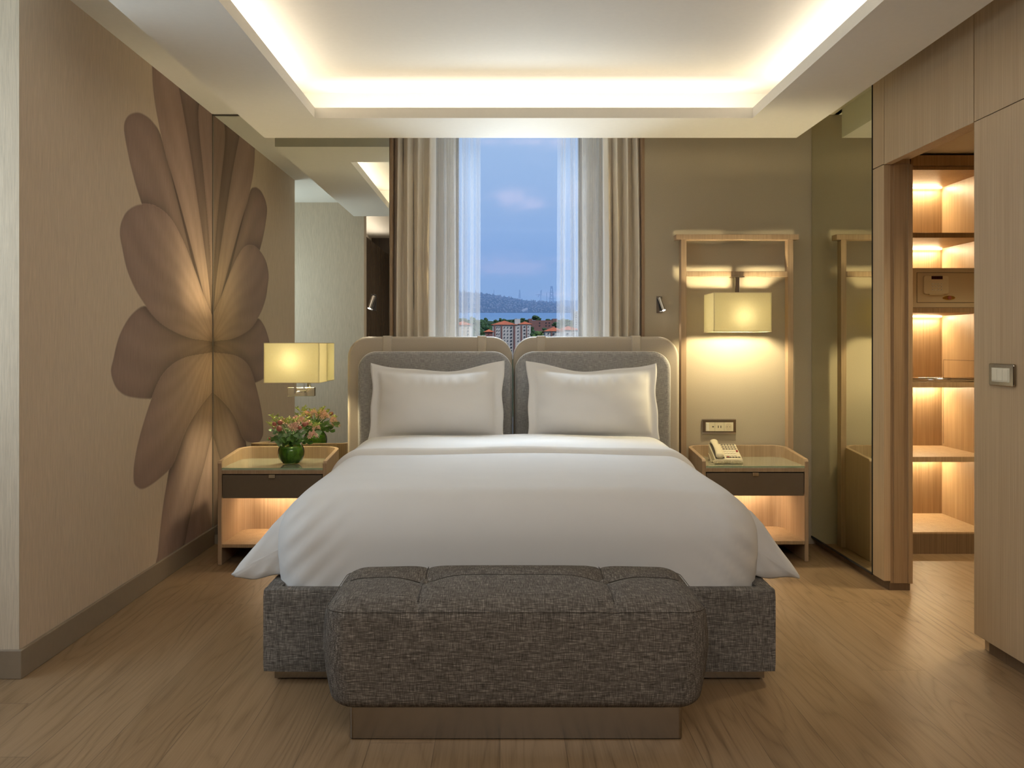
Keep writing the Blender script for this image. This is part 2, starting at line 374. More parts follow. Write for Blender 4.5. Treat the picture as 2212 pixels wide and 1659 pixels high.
# ------------------------------------------------------------------ mesh helpers
class MB:
    def __init__(s): s.v = []; s.f = []; s.mi = []; s.cur = 0
    def add(s, vs, fs):
        o = len(s.v); s.v += [tuple(p) for p in vs]; s.f += [tuple(o+i for i in f) for f in fs]; s.mi += [s.cur]*len(fs)
        return s
    def box(s, x0, x1, y0, y1, z0, z1):
        x0, x1 = sorted((x0, x1)); y0, y1 = sorted((y0, y1)); z0, z1 = sorted((z0, z1))
        v = [(x0,y0,z0),(x1,y0,z0),(x1,y1,z0),(x0,y1,z0),(x0,y0,z1),(x1,y0,z1),(x1,y1,z1),(x0,y1,z1)]
        return s.add(v, [(0,3,2,1),(4,5,6,7),(0,1,5,4),(1,2,6,5),(2,3,7,6),(3,0,4,7)])
    def prism(s, pts, a, b, axis='z'):
        """polygon pts extruded from a to b along the axis"""
        n = len(pts)
        def P(p, t):
            if axis == 'z': return (p[0], p[1], t)
            if axis == 'y': return (p[0], t, p[1])
            return (t, p[0], p[1])
        v = [P(p, a) for p in pts] + [P(p, b) for p in pts]
        f = [tuple(range(n))[::-1], tuple(range(n, 2*n))] + [(i, (i+1) % n, n+(i+1) % n, n+i) for i in range(n)]
        return s.add(v, f)
    def tube(s, path, r, seg=8, closed=False, caps=True):
        path = [Vector(p) for p in path]; n = len(path)
        rr = r if isinstance(r, (list, tuple)) else [r]*n
        up = None; rings = []
        for i, p in enumerate(path):
            a = path[(i-1) % n] if (closed or i > 0) else p; c = path[(i+1) % n] if (closed or i < n-1) else p
            t = (c-a).normalized() if (c-a).length > 1e-9 else Vector((0, 0, 1))
            if up is None:
                up = t.orthogonal().normalized()
            up = (up - t*up.dot(t))
            up = up.normalized() if up.length > 1e-6 else t.orthogonal().normalized()
            w = t.cross(up)
            rings.append([p + (up*math.cos(2*PI*k/seg) + w*math.sin(2*PI*k/seg))*rr[i] for k in range(seg)])
        v = [q for rg in rings for q in rg]; f = []
        for i in range(n if closed else n-1):
            j = (i+1) % n
            for k in range(seg):
                l = (k+1) % seg; f.append((i*seg+k, i*seg+l, j*seg+l, j*seg+k))
        if caps and not closed:
            f.append(tuple(range(seg))[::-1]); f.append(tuple((n-1)*seg+k for k in range(seg)))
        return s.add(v, f)
    def lathe(s, prof, c=(0, 0, 0), seg=32, axis='z'):
        n = len(prof); v = []; f = []
        for r, h in prof:
            for k in range(seg):
                a = 2*PI*k/seg
                if axis == 'z': v.append((c[0]+r*math.cos(a), c[1]+r*math.sin(a), c[2]+h))
                else: v.append((c[0]+r*math.cos(a), c[1]+h, c[2]+r*math.sin(a)))
        for i in range(n-1):
            for k in range(seg):
                l = (k+1) % seg; f.append((i*seg+k, i*seg+l, (i+1)*seg+l, (i+1)*seg+k))
        return s.add(v, f)
    def grid(s, fn, nu, nv, wrap=False):
        v = [fn(i/(nu-1), j/(nv-1)) for j in range(nv) for i in range(nu)]
        f = [(j*nu+i, j*nu+i+1, (j+1)*nu+i+1, (j+1)*nu+i) for j in range(nv-1) for i in range(nu-1)]
        return s.add(v, f)
    def rbox(s, x0, x1, y0, y1, z0, z1, r, n=(20, 20, 8), fn=None):
        """rounded box with an even grid on each side; r=(rx,ry,rz)"""
        if not isinstance(r, tuple): r = (r, r, r)
        lo = (x0, y0, z0); hi = (x1, y1, z1)
        bm = bmesh.new(); pts = {}
        def V(i, j, k):
            key = (i, j, k)
            if key not in pts:
                p = [lo[a] + (hi[a]-lo[a])*key[a]/n[a] for a in range(3)]
                q = [min(max(p[a], lo[a]+r[a]), hi[a]-r[a]) for a in range(3)]
                d = Vector([(p[a]-q[a])/r[a] for a in range(3)])
                if d.length > 1e-9:
                    m_ = max(abs(c) for c in d); d = d.normalized()*m_ if m_ < 1 else d.normalized()
                p = Vector([q[a]+r[a]*d[a] for a in range(3)])
                if fn: p = Vector(fn(p))
                pts[key] = bm.verts.new(p)
            return pts[key]
        nx, ny, nz = n
        for i in range(nx):
            for j in range(ny):
                bm.faces.new((V(i,j,nz), V(i+1,j,nz), V(i+1,j+1,nz), V(i,j+1,nz)))
                bm.faces.new((V(i,j,0), V(i,j+1,0), V(i+1,j+1,0), V(i+1,j,0)))
        for i in range(nx):
            for k in range(nz):
                bm.faces.new((V(i,0,k), V(i+1,0,k), V(i+1,0,k+1), V(i,0,k+1)))
                bm.faces.new((V(i,ny,k), V(i,ny,k+1), V(i+1,ny,k+1), V(i+1,ny,k)))
        for j in range(ny):
            for k in range(nz):
                bm.faces.new((V(0,j,k), V(0,j,k+1), V(0,j+1,k+1), V(0,j+1,k)))
                bm.faces.new((V(nx,j,k), V(nx,j+1,k), V(nx,j+1,k+1), V(nx,j,k+1)))
        bm.verts.index_update()
        s.add([v.co[:] for v in bm.verts], [tuple(v.index for v in f.verts) for f in bm.faces]); bm.free()
        return s
    def text(s, txt, size, origin, right=(1, 0, 0), up=(0, 0, 1)):
        cu = bpy.data.curves.new('t', 'FONT'); cu.body = txt; cu.size = size; cu.align_x = 'CENTER'; cu.align_y = 'CENTER'; cu.resolution_u = 2
        ob = bpy.data.objects.new('t', cu); COL.objects.link(ob)
        dg = bpy.context.evaluated_depsgraph_get(); me = bpy.data.meshes.new_from_object(ob.evaluated_get(dg))
        o, R_, U = Vector(origin), Vector(right), Vector(up)
        s.add([o + R_*v.co.x + U*v.co.y for v in me.vertices], [tuple(p.vertices) for p in me.polygons])
        bpy.data.objects.remove(ob); bpy.data.curves.remove(cu); bpy.data.meshes.remove(me)
        return s

WL = {}
def obj(name, mb, mat, parent=None, smooth=False, bevel=0, bseg=2, origin=None, label=None):
    o0 = Vector(WL[parent.name]) if parent else Vector(origin or (0, 0, 0))
    me = bpy.data.meshes.new(name)
    me.from_pydata([tuple(Vector(v)-o0) for v in mb.v], [], mb.f)
    mats = mat if isinstance(mat, (list, tuple)) else [mat]
    for m in mats: me.materials.append(MATS[m])
    if len(mats) > 1: me.polygons.foreach_set('material_index', mb.mi)
    if smooth: me.polygons.foreach_set('use_smooth', [True]*len(me.polygons))
    me.update()
    o = bpy.data.objects.new(name, me); COL.objects.link(o)
    if parent: o.parent = parent; WL[o.name] = tuple(o0)
    else: o.location = o0; WL[o.name] = tuple(o0)
    if bevel:
        b = o.modifiers.new('bevel', 'BEVEL'); b.width = bevel; b.segments = bseg; b.limit_method = 'ANGLE'; b.angle_limit = .6
    if label: o['label'] = label
    return o
def tag(o, label, cat, group=None, kind=None):
    o['label'] = label; o['category'] = cat
    if group: o['group'] = group
    if kind: o['kind'] = kind
    return o
def thing(name, loc, label, cat, group=None):
    o = bpy.data.objects.new(name, None); COL.objects.link(o); o.location = loc; WL[o.name] = tuple(loc); o.empty_display_size = .1
    return tag(o, label, cat, group)
def struct(name, mb, mat, parent=None, **kw):
    o = obj(name, mb, mat, parent, **kw)
    if not parent: o['kind'] = 'structure'
    return o
def B(*a): return MB().box(*a)
def rrect(x0, x1, z0, z1, r, seg=8, corners=(1, 1, 1, 1)):
    """outline of a rounded rectangle; corners = bottom-left, bottom-right, top-right, top-left"""
    pts = []
    for (cx, cz, a0, on) in ((x0+r, z0+r, PI, corners[0]), (x1-r, z0+r, 1.5*PI, corners[1]), (x1-r, z1-r, 0, corners[2]), (x0+r, z1-r, .5*PI, corners[3])):
        if on:
            for k in range(seg+1):
                a = a0 + .5*PI*k/seg; pts.append((cx+r*math.cos(a), cz+r*math.sin(a)))
        else:
            a = a0 + .25*PI; pts.append((cx + r*(1 if math.cos(a) > 0 else -1), cz + r*(1 if math.sin(a) > 0 else -1)))
    return pts

# ------------------------------------------------------------------ room shell
YW = 5.5; XL = -1.722; XR = 1.869; ZC = 2.575; ZB = 2.406; ZU = 2.62
BX0, BX1, BY0, BY1 = -1.378, 1.736, 2.34, 5.367
OX0, OX1, OY0, OY1 = -.990, 1.350, 2.81, 4.897
RX0, RX1 = PX(842, YW)+.014, PX(1392, YW)-.014      # window recess
YR = 5.86                                # window wall inside the recess
WX0, WX1 = PX(984, YR), PX(1257, YR)     # glass

struct('floor', B(-3, 4, -3.8, 6.0, -.12, 0), 'oak_floor')

def mural():
    """the flower printed on the left wallpaper: petals as outlines on the wall, colours into an attribute"""
    Y0, Y1, Z0, Z1 = 3.285, YW, .10, ZC
    ny, nz = 440, 860
    ys = np.linspace(Y0, Y1, ny); zs = np.linspace(Z0, Z1, nz)
    GY, GZ = np.meshgrid(ys, zs)          # (nz, ny)
    def W(px, py):
        Y = -XL*F/(1080.0-px); return (Y, HC-(py-745.0)*Y/F)
    base = np.array((.60, .49, .375)); tipc = np.array((.335, .235, .195)); midc = np.array((.42, .30, .22)); corec = np.array((.60, .41, .27))
    C = np.zeros((nz, ny, 3)); C[:] = base
    isp = np.zeros((nz, ny), bool)
    cy, cz = W(461, 742)
    def smooth(poly):
        P = np.array(poly); n = len(P); out = []
        for i in range(n):
            p0, p1, p2, p3 = P[i-1], P[i], P[(i+1) % n], P[(i+2) % n]
            for t in np.linspace(0, 1, 7)[:-1]:
                out.append(.5*((2*p1)+(-p0+p2)*t+(2*p0-5*p1+4*p2-p3)*t*t+(-p0+3*p1-3*p2+p3)*t**3))
        return np.array(out)
    petals = [
        # upper left narrow petal
        ([(461,735),(425,600),(385,440),(352,305),(330,262),(305,243),(286,243),(273,253),(267,274),(272,312),(285,372),(305,438),(350,560),(420,690)], .95, .0),
        # tall petals reaching the ceiling (several, overlapping)
        ([(490,735),(452,700),(418,580),(384,450),(362,350),(352,260),(340,60),(500,20),(520,300)], .74, .1),
        ([(461,735),(450,600),(425,420),(405,290),(385,180),(372,100),(330,100),(328,150),(331,200),(341,262),(358,335),(386,432),(420,560),(450,680)], 1.05, .2),
        ([(520,735),(461,735),(459,640),(452,520),(440,380),(428,250),(440,210),(470,250),(500,500)], .93, .3),
        # big left petal
        ([(475,738),(440,735),(400,727),(345,697),(303,645),(276,590),(263,535),(258,503),(262,477),(276,453),(302,440),(335,444),(368,470),(396,520),(422,585),(447,655),(475,715)], 1.0, .4),
        # lower wide petal
        ([(480,730),(430,720),(380,704),(345,682),(315,660),(284,678),(258,722),(244,775),(239,803),(247,833),(262,851),(285,860),(330,862),(400,850),(480,800)], .92, .5),
        # drooping lower petal
        ([(480,763),(440,764),(400,772),(368,790),(345,818),(325,865),(303,935),(290,995),(288,1038),(295,1053),(312,1057),(345,1035),(374,1003),(402,930),(432,880),(480,815)], .98, .6),
        # bottom petals running down to the skirting
        ([(490,780),(452,806),(416,864),(384,940),(368,1000),(360,1042),(350,1105),(341,1190),(338,1260),(420,1300),(500,1300)], .95, .7),
        ([(500,850),(462,930),(440,1010),(420,1080),(404,1150),(398,1230),(470,1260),(500,1260)], 1.12, .8),
    ]
    # draw order: back to front
    order = [1, 0, 3, 2, 5, 6, 4, 7, 8]
    order = [1, 3, 0, 2, 5, 4, 7, 8, 6]
    for k in order:
        px, gain, seed = petals[k]
        P = smooth([W(*p) for p in px])
        A = P; Bp = np.roll(P, -1, 0)
        d2 = np.full(GY.shape, 1e9); inside = np.zeros(GY.shape, bool)
        for (ay, az), (by, bz) in zip(A, Bp):
            ey, ez = by-ay, bz-az; L2 = ey*ey+ez*ez+1e-12
            t = np.clip(((GY-ay)*ey+(GZ-az)*ez)/L2, 0, 1)
            d2 = np.minimum(d2, (GY-ay-t*ey)**2+(GZ-az-t*ez)**2)
            c = ((az > GZ) != (bz > GZ))
            with np.errstate(divide='ignore', invalid='ignore'):
                xi = (by-ay)*(GZ-az)/(bz-az+1e-15)+ay
            inside ^= (c & (GY < xi))
        d = np.sqrt(d2)
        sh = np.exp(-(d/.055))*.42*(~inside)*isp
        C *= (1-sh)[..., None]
        ang = np.arctan2(GZ-cz, cy+.02-GY); rad = np.hypot(GZ-cz, (cy-GY))
        st = .5+.5*np.sin(ang*46+seed*40+3*np.sin(rad*4+seed*9)); st2 = .5+.5*np.sin(ang*17+seed*77+1.5*np.sin(rad*3))
        u = np.clip(rad/.75, 0, 1.4)
        w1 = np.clip(1-u*1.15, 0, 1)**1.3
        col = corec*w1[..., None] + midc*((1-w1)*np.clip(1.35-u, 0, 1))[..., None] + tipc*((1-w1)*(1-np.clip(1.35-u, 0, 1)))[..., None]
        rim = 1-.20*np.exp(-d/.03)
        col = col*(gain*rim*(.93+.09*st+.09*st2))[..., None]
        a = np.clip(d/.008, 0, 1)*inside
        C = C*(1-a[..., None]) + col*a[..., None]
        isp |= inside
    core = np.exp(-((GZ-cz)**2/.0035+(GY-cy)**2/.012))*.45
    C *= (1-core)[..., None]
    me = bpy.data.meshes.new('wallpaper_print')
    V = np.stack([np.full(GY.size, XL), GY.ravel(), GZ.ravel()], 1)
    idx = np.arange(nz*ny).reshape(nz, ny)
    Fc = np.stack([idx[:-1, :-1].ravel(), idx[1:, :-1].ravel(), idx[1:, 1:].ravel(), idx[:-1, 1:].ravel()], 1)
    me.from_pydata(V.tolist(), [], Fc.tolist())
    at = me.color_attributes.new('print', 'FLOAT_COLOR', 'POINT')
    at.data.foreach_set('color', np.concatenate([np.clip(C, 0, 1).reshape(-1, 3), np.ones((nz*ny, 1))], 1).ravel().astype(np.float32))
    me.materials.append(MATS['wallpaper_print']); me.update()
    return me

def shell():
    wl = struct('wall_left', B(-2.75, XL-.002, 3.2865, 5.62, 0, 2.63), 'wallpaper')
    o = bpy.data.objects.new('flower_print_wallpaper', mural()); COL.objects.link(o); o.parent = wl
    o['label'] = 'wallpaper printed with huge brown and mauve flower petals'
    struct('baseboard_left', MB().prism([(-2.598, 3.271), (XL+.014, 3.271), (XL+.014, YW-.012), (XL-.001, YW-.012), (XL-.001, 3.286), (-2.598, 3.286)], 0, .103), 'baseboard_taupe', bevel=.003)
    # side niche with its window
    struct('wall_niche', B(-2.75, -1.318, 1.93, 2.09, 0, 2.63), 'wallpaper')
    struct('wall_side', B(-2.75, -2.6, 2.0, 3.4, 0, .45).box(-2.75, -2.6, 2.0, 3.4, 2.5, 2.63).box(-2.75, -2.6, 2.0, 2.14, 0, 2.6).box(-2.75, -2.6, 3.24, 3.4, 0, 2.6), 'cream_wall')
    w2 = struct('window_2', B(-2.70, -2.66, 2.14, 2.2, .45, 2.5).box(-2.70, -2.66, 3.18, 3.24, .45, 2.5).box(-2.70, -2.66, 2.2, 3.18, .45, .51).box(-2.70, -2.66, 2.2, 3.18, 2.44, 2.5), 'ceiling_paint')
    obj('pane', B(-2.685, -2.68, 2.2, 3.18, .51, 2.44), 'window_glass', w2)
    # back wall, window recess
    struct('wall_back', B(-1.9, RX0-.012, YW, 5.62, 0, 2.63).box(RX1+.012, 2.02, YW, 5.62, 0, 2.63), 'taupe_fabric_wall')
    struct('wall_recess', B(-.9, WX0, YR, 6.0, 0, 2.63).box(WX1, 1.1, YR, 6.0, 0, 2.63).box(WX0, WX1, YR, 6.0, 0, .35).box(WX0, WX1, YR, 6.0, 2.60, 2.63)
           .box(-.9, RX0-.014, 5.6, YR, 0, 2.63).box(RX1+.014, 1.1, 5.6, YR, 0, 2.63), 'cream_wall')
    struct('trim_1', B(RX0-.014, RX0, YW-.004, YR, 0, ZC), 'reveal_brown')
    struct('trim_2', B(RX1, RX1+.014, YW-.004, YR, 0, ZC), 'reveal_brown')
    w1 = struct('window_1', B(WX0, WX0+.018, YR+.03, YR+.09, .35, 2.60).box(WX1-.018, WX1, YR+.03, YR+.09, .35, 2.60).box(WX0, WX1, YR+.03, YR+.09, .35, .38).box(WX0, WX1, YR+.03, YR+.09, 2.575, 2.60), 'grey_plastic')
    obj('pane', B(WX0+.018, WX1-.018, YR+.055, YR+.061, .38, 2.575), 'window_glass', w1)
    # ceilings
    struct('ceiling', B(-2.75, 2.02, 1.93, 6.0, ZU, 2.72)
           .box(-2.75, BX0+.03, 1.93, 6.0, ZC, ZU).box(BX1-.03, 2.02, 1.93, 6.0, ZC, ZU).box(BX0, BX1, BY1-.03, 6.0, ZC, ZU).box(BX0, BX1, 1.93, BY0+.03, ZC, ZU), 'ceiling_paint')
    t = .022; cw = .17
    m = MB()
    lt = .018; lz = 2.4615
    m.box(BX0, OX0-lt, BY0, BY1, ZB, ZB+t).box(OX1+lt, BX1, BY0, BY1, ZB, ZB+t).box(OX0-lt, OX1+lt, OY1+lt, BY1, ZB, ZB+t).box(OX0-lt, OX1+lt, BY0, OY0-lt, ZB, ZB+t)
    m.box(OX0-lt, OX0, OY0-lt, OY1+lt, ZB, lz).box(OX1, OX1+lt, OY0-lt, OY1+lt, ZB, lz).box(OX0, OX1, OY1, OY1+lt, ZB, lz).box(OX0, OX1, OY0-lt, OY0, ZB, lz)
    m.box(BX0, BX0+cw, BY0, BY1, ZB+t, ZU).box(BX1-cw, BX1, BY0, BY1, ZB+t, ZU).box(BX0+cw, BX1-cw, BY1-cw, BY1, ZB+t, ZU).box(BX0+cw, BX1-cw, BY0, BY0+cw, ZB+t, ZU)
    struct('ceiling.001', m, 'ceiling_paint')
    # rear zone behind the camera
    struct('ceiling.002', B(-2.2, 2.02, -3.8, 2.0, 2.9, 3.0).box(-2.2, 2.02, 1.93, 2.03, 2.63, 2.92), 'ceiling_paint')
    m = B(-1.80, -1.765, -3.7, 1.93, 0, 2.6)
    for i in range(44):
        y = -3.65 + i*.125; m.box(-1.765, -1.735, y, y+.07, 0, 2.6)
    struct('wall_left.001', m, 'slat_wood')
    struct('wall_left.002', B(-2.2, -2.05, -3.8, 2.0, 0, 2.95), 'cream_wall')
    m = B(-2.2, 2.02, -3.8, -3.66, 0, 2.95)
    for i in range(int(3.7/.045)):
        x = -1.75 + i*.045; m.box(x, x+.026, -3.66, -3.64, 0, 2.6)
    struct('wall_rear', m, 'slat_wood')
    # right side: timber panelling
    g = .0025
    struct('wall_right', B(1.905, 2.0, -3.7, 3.60, 0, 2.95).box(1.90, 2.0, 4.47, 5.6, 0, 2.63).box(1.905, 2.0, 3.55, 4.5, 2.10, 2.95), 'oak_panel')
    struct('wall_right_panel_upper', B(XR, 1.905, 3.614+g, 4.459-g, 2.072, ZC-.001), 'oak_panel')
    struct('wall_right_panel_far', B(XR, 1.90, 4.459+g, 4.597-.004, 2.076, ZC-.001).box(XR, 1.90, 4.459+g, 4.597-.004, .045, 2.071), 'oak_panel')
    struct('wall_right_panel_top', B(XR, 1.905, 1.4, 3.614-g, 2.0745, ZC-.001).box(XR, 1.905, -3.6, 1.4-g, 2.0745, 2.9), 'oak_panel')
    struct('baseboard_right', B(1.895, 1.905, -3.6, 3.55, 0, .058).box(1.8945, 1.905, 4.47, 5.49, 0, .05), 'oak_dark')
    # door pocket: stepped jamb at the opening's far side, timber soffit
    struct('door_1', B(1.9002, XR+.046, 4.4615, 4.52, .035, 2.071).box(XR+.046, 1.983, 4.457, 4.52, .035, 2.071).box(1.983, 2.004, 4.450, 4.62, .035, 2.071), 'oak_warm')
    struct('baseboard_right.001', B(1.896, 1.995, 4.462, 4.6, 0, .036), 'oak_dark')
    # dressing room behind
    struct('wall_closet', B(2.03, 2.318, 5.24, 5.36, 0, 2.29), 'oak_warm')
    struct('wall_closet_back', B(1.99, 3.5, 5.86, 6.0, 0, 2.4), 'oak_warm')
    struct('wall_closet_right', B(3.4, 3.5, 3.3, 5.86, 0, 2.4), 'oak_warm')
    struct('wall_closet_near', B(2.0, 3.5, 3.2, 3.3, 0, 2.4), 'oak_warm')
    struct('wall_closet_left', B(2.004, 2.03, 4.62, 5.86, 0, 2.29), 'oak_warm')
    struct('ceiling.003', B(1.99, 3.5, 3.2, 6.0, 2.29, 2.42), 'ceiling_paint')
shell()

# sliding door leaf (the tall panel with the switch) hangs clear of the floor
door = thing('sliding_door', (XR, 2.4, .056), 'tall pale oak sliding door leaf with the light switch, in front of the dressing room', 'door')
obj('door_leaf', B(XR, 1.900, 1.25, 3.614, .056, 2.0715), 'oak_panel', door, bevel=.0015)

# mirrors
ml = thing('wall_mirror', (-1.2, 5.49, 0), 'tall mirror panel on the left of the window, behind the lamp and flowers', 'mirror')
obj('mirror_pane', B(XL+.004, RX0-.016, 5.488, 5.498, .1, ZC-.012), 'mirror_left', ml)
obj('mirror_frame', B(XL, XL+.006, 5.484, 5.499, .1, ZC).box(XL, RX0-.014, 5.484, 5.499, ZC-.01, ZC-.002).box(XL, RX0-.014, 5.484, 5.499, .06, .1), 'grey_plastic', ml)
mr = thing('wall_mirror', (XR, 5.0, 0), 'tall tinted mirror on the right side wall, beside the bedside table with the telephone', 'mirror')
obj('mirror_pane', B(XR, XR+.012, 4.602, YW-.003, .05, ZC-.003), 'mirror_right', mr)
obj('mirror_frame', B(XR-.003, XR+.014, 4.597, 4.602, .045, ZC-.003).box(XR-.003, XR+.014, 4.6, YW-.003, .04, .05), 'gap_black', mr)

# ------------------------------------------------------------------ bed
CX = .066
def bed():
    t = thing('bed', (CX, 4.3, 0), 'large double bed with grey tweed base and padded double headboard under the window', 'bed')
    x0, x1, yf, zb, zt = -.836, .973, 3.22, .041, .335
    m = MB().rbox(x0, x1, yf, yf+.06, zb, zt, (.012, .012, .012), (24, 3, 10))
    m.rbox(x0, x0+.06, yf+.02, 5.36, zb, zt, (.012, .012, .012), (3, 30, 10)).rbox(x1-.06, x1, yf+.02, 5.36, zb, zt, (.012, .012, .012), (3, 30, 10))
    m.box(x0+.05, x1-.05, yf+.05, 5.35, zb+.01, .22)
    obj('bed_base', m, 'tweed_base', t, smooth=False)
    obj('plinth', B(-.804, .943, 3.27, 5.2, .006, zb+.005), 'bronze_metal', t).name = 'plinth'
    obj('plinth_shadow_gap', B(-.79, .93, 3.285, 5.19, 0, .007), 'gap_black', t)
    obj('mattress', MB().rbox(-.77, .90, 3.30, 5.26, .221, .60, .05, (8, 8, 4)), 'linen_white', t, smooth=True)
    # headboard: two leather shells, each with a tweed cushion in front
    for (l0, l1, c0, c1, s) in ((-.895, .0735, -.824, .069, (826, 846, 1031, 1051)), (.0775, 1.052, .089, .990, (1159, 1179, 1364, 1385))):
        hb = obj('headboard_shell', MB().prism(rrect(l0, l1, .1, 1.243, .125, 10, (0, 0, 1, 1)), 5.375, 5.445, 'y'), 'leather_taupe', t, bevel=.018, bseg=4)
        for a, b_ in ((s[0], s[1]), (s[2], s[3])):
            xa, xb = PX(a, 5.37), PX(b_, 5.37)
            obj('headboard_strap', B(xa, xb, 5.368, 5.452, 1.10, 1.248), 'strap_leather', t, bevel=.008, bseg=3, label='leather strap over the headboard top')
        cu = MB().prism(rrect(c0, c1, .30, 1.156, .11, 10, (0, 0, 1, 1)), 5.30, 5.374, 'y')
        cc = obj('headboard_cushion', cu, 'tweed_head', t, bevel=.022, bseg=4)
        out = rrect(c0+.004, c1-.004, .34, 1.152, .106, 12, (0, 0, 1, 1))
        obj('piping', MB().tube([(p[0], 5.318, p[1]) for p in out][1:] + [(out[0][0], 5.318, out[0][1])], .0045, 8), 'piping_pale', cc, smooth=True)
bed()

def wob(x, y, z, a=.004, s=9):
    return a*(math.sin(x*s+1.3*math.sin(y*s*.7))+math.sin(y*s*1.3+2.1*math.sin(z*s))*.7)

def duvet():
    x0, x1 = -.818, .950
    def f(p):
        x, y, z = p
        u = (x-CX)/.865; top = max(0, (z-.45)/.21)
        z2 = z + top*(.022*(1-abs(u)**3) + wob(x, y, 0, .0025, 7)) - .012*top*max(0, (3.55-y)/.3)
        k = max(0, (3.45-y)/.2)                       # soft belly on the foot end
        y2 = y - .012*k*math.sin(min(1, max(0, (z-.30)/.34))*PI)
        # drag folds radiating from the foot corners
        e = max(0, 1-abs(abs(x-CX)-.80)/.22)*k
        y2 += e*.007*math.sin((z*1.0+abs(x-CX)*.9)*75)
        x2 = x
        if y < 3.5:
            x2 = CX + (x-CX)*(1 - .015*min(1, max(0, (.42-z)/.12)))
        return (x2, y2, z2)
    m = MB().rbox(x0, x1, 3.275, 4.98, .06, .655, (.15, .12, .17), (90, 80, 26), f)
    # side drapes ending in a pointed corner at the foot
    for s in (-1, 1):
        prof = [(.68, .645), (.75, .632), (.815, .608), (.870, .575), (.915, .53), (.955, .478), (.992, .432), (1.028, .385), (1.058, .338),
                (1.05, .327), (.99, .328), (.94, .332), (.88, .338), (.82, .343), (.76, .35), (.70, .36)]
        NY = 46; n = len(prof); vs = []
        # densify profile
        P = []
        for i in range(n-1):
            for q in range(3):
                t_ = q/3; P.append((prof[i][0]*(1-t_)+prof[i+1][0]*t_, prof[i][1]*(1-t_)+prof[i+1][1]*t_))
        P.append(prof[-1]); n = len(P)
        cxm, czm = .80, .46
        rows = []
        for j in range(NY):
            tt = j/(NY-1); Y = 3.37 + (4.9-3.37)*tt**1.3
            cap = min(1, j/4.0); sc = math.sqrt(max(0, 1-(1-cap)**2))*.09+.91 if j < 4 else 1
            yy = Y - (0 if j >= 4 else 0)
            row = []
            for i, (r, z) in enumerate(P):
                out = (i/(n-1))
                fl = 1 + .0*tt
                rr = cxm + (r-cxm)*sc; zz = czm + (z-czm)*sc
                w = max(0, min(1, (r-.78)/.2))
                rip = w*.010*math.sin(Y*26+z*9+s) * (1 if i < n*.55 else .3)
                rr += rip - .03*w*min(1, tt*3); zz += w*.012*math.sin(Y*17+1+s)*min(1, tt*6)
                if i > n*.5: zz += .006*math.sin(r*38+s)*(1-min(1, tt*4))
                row.append((CX+s*rr, yy + w*.0, zz))
            rows.append(row)
        o = [p for r_ in rows for p in r_]; fs = []
        for j in range(NY-1):
            for i in range(n-1):
                q = (j*n+i, j*n+i+1, (j+1)*n+i+1, (j+1)*n+i); fs.append(q if s < 0 else q[::-1])
        # front cap: a fan with a slight belly and folds
        m0 = len(o); K = 5
        for k in range(1, K):
            t_ = k/K
            for i, (px_, py_, pz_) in enumerate(rows[0]):
                cx_, cz_ = CX+s*.83, .47
                X = px_*(1-t_)+cx_*t_; Z = pz_*(1-t_)+cz_*t_
                o.append((X, py_-.014*math.sin(t_*PI/2)-.004*math.sin(abs(X-CX)*90+Z*35), Z))
        o.append((CX+s*.83, 3.37-.016, .47))
        def idx(k, i): return i if k == 0 else m0+(k-1)*n+i
        for k in range(K-1):
            for i in range(n-1):
                q = (idx(k, i), idx(k+1, i), idx(k+1, i+1), idx(k, i+1)); fs.append(q if s < 0 else q[::-1])
        for i in range(n-1):
            q = (idx(K-1, i), len(o)-1, idx(K-1, i+1)); fs.append(q if s < 0 else q[::-1])
        m.add(o, fs)
    d = obj('duvet', m, 'linen_white', None, smooth=True, origin=(CX, 4.2, .34))
    tag(d, 'puffy white duvet spread over the bed with pointed corners hanging at the foot', 'duvet')
    # turned-down top sheet across the head of the bed
    def f2(p):
        x, y, z = p; u = (x-CX)/.865
        top = max(0, (z-.45)/.21)
        return (x, y + .012*math.sin(x*5)+.03*abs(u)**3, z+top*(.024*(1-abs(u)**3)+wob(x, y, 0, .003, 9)))
    m = MB().rbox(x0-.012, x1+.012, 4.33, 5.03, .33, .678, (.16, .045, .17), (80, 30, 18), f2)
    sh = obj('turned_down_sheet', m, 'pillow_white', None, smooth=True, origin=(CX, 4.7, .34))
    tag(sh, 'smooth white top sheet turned down over the duvet below the pillows', 'sheet')
duvet()

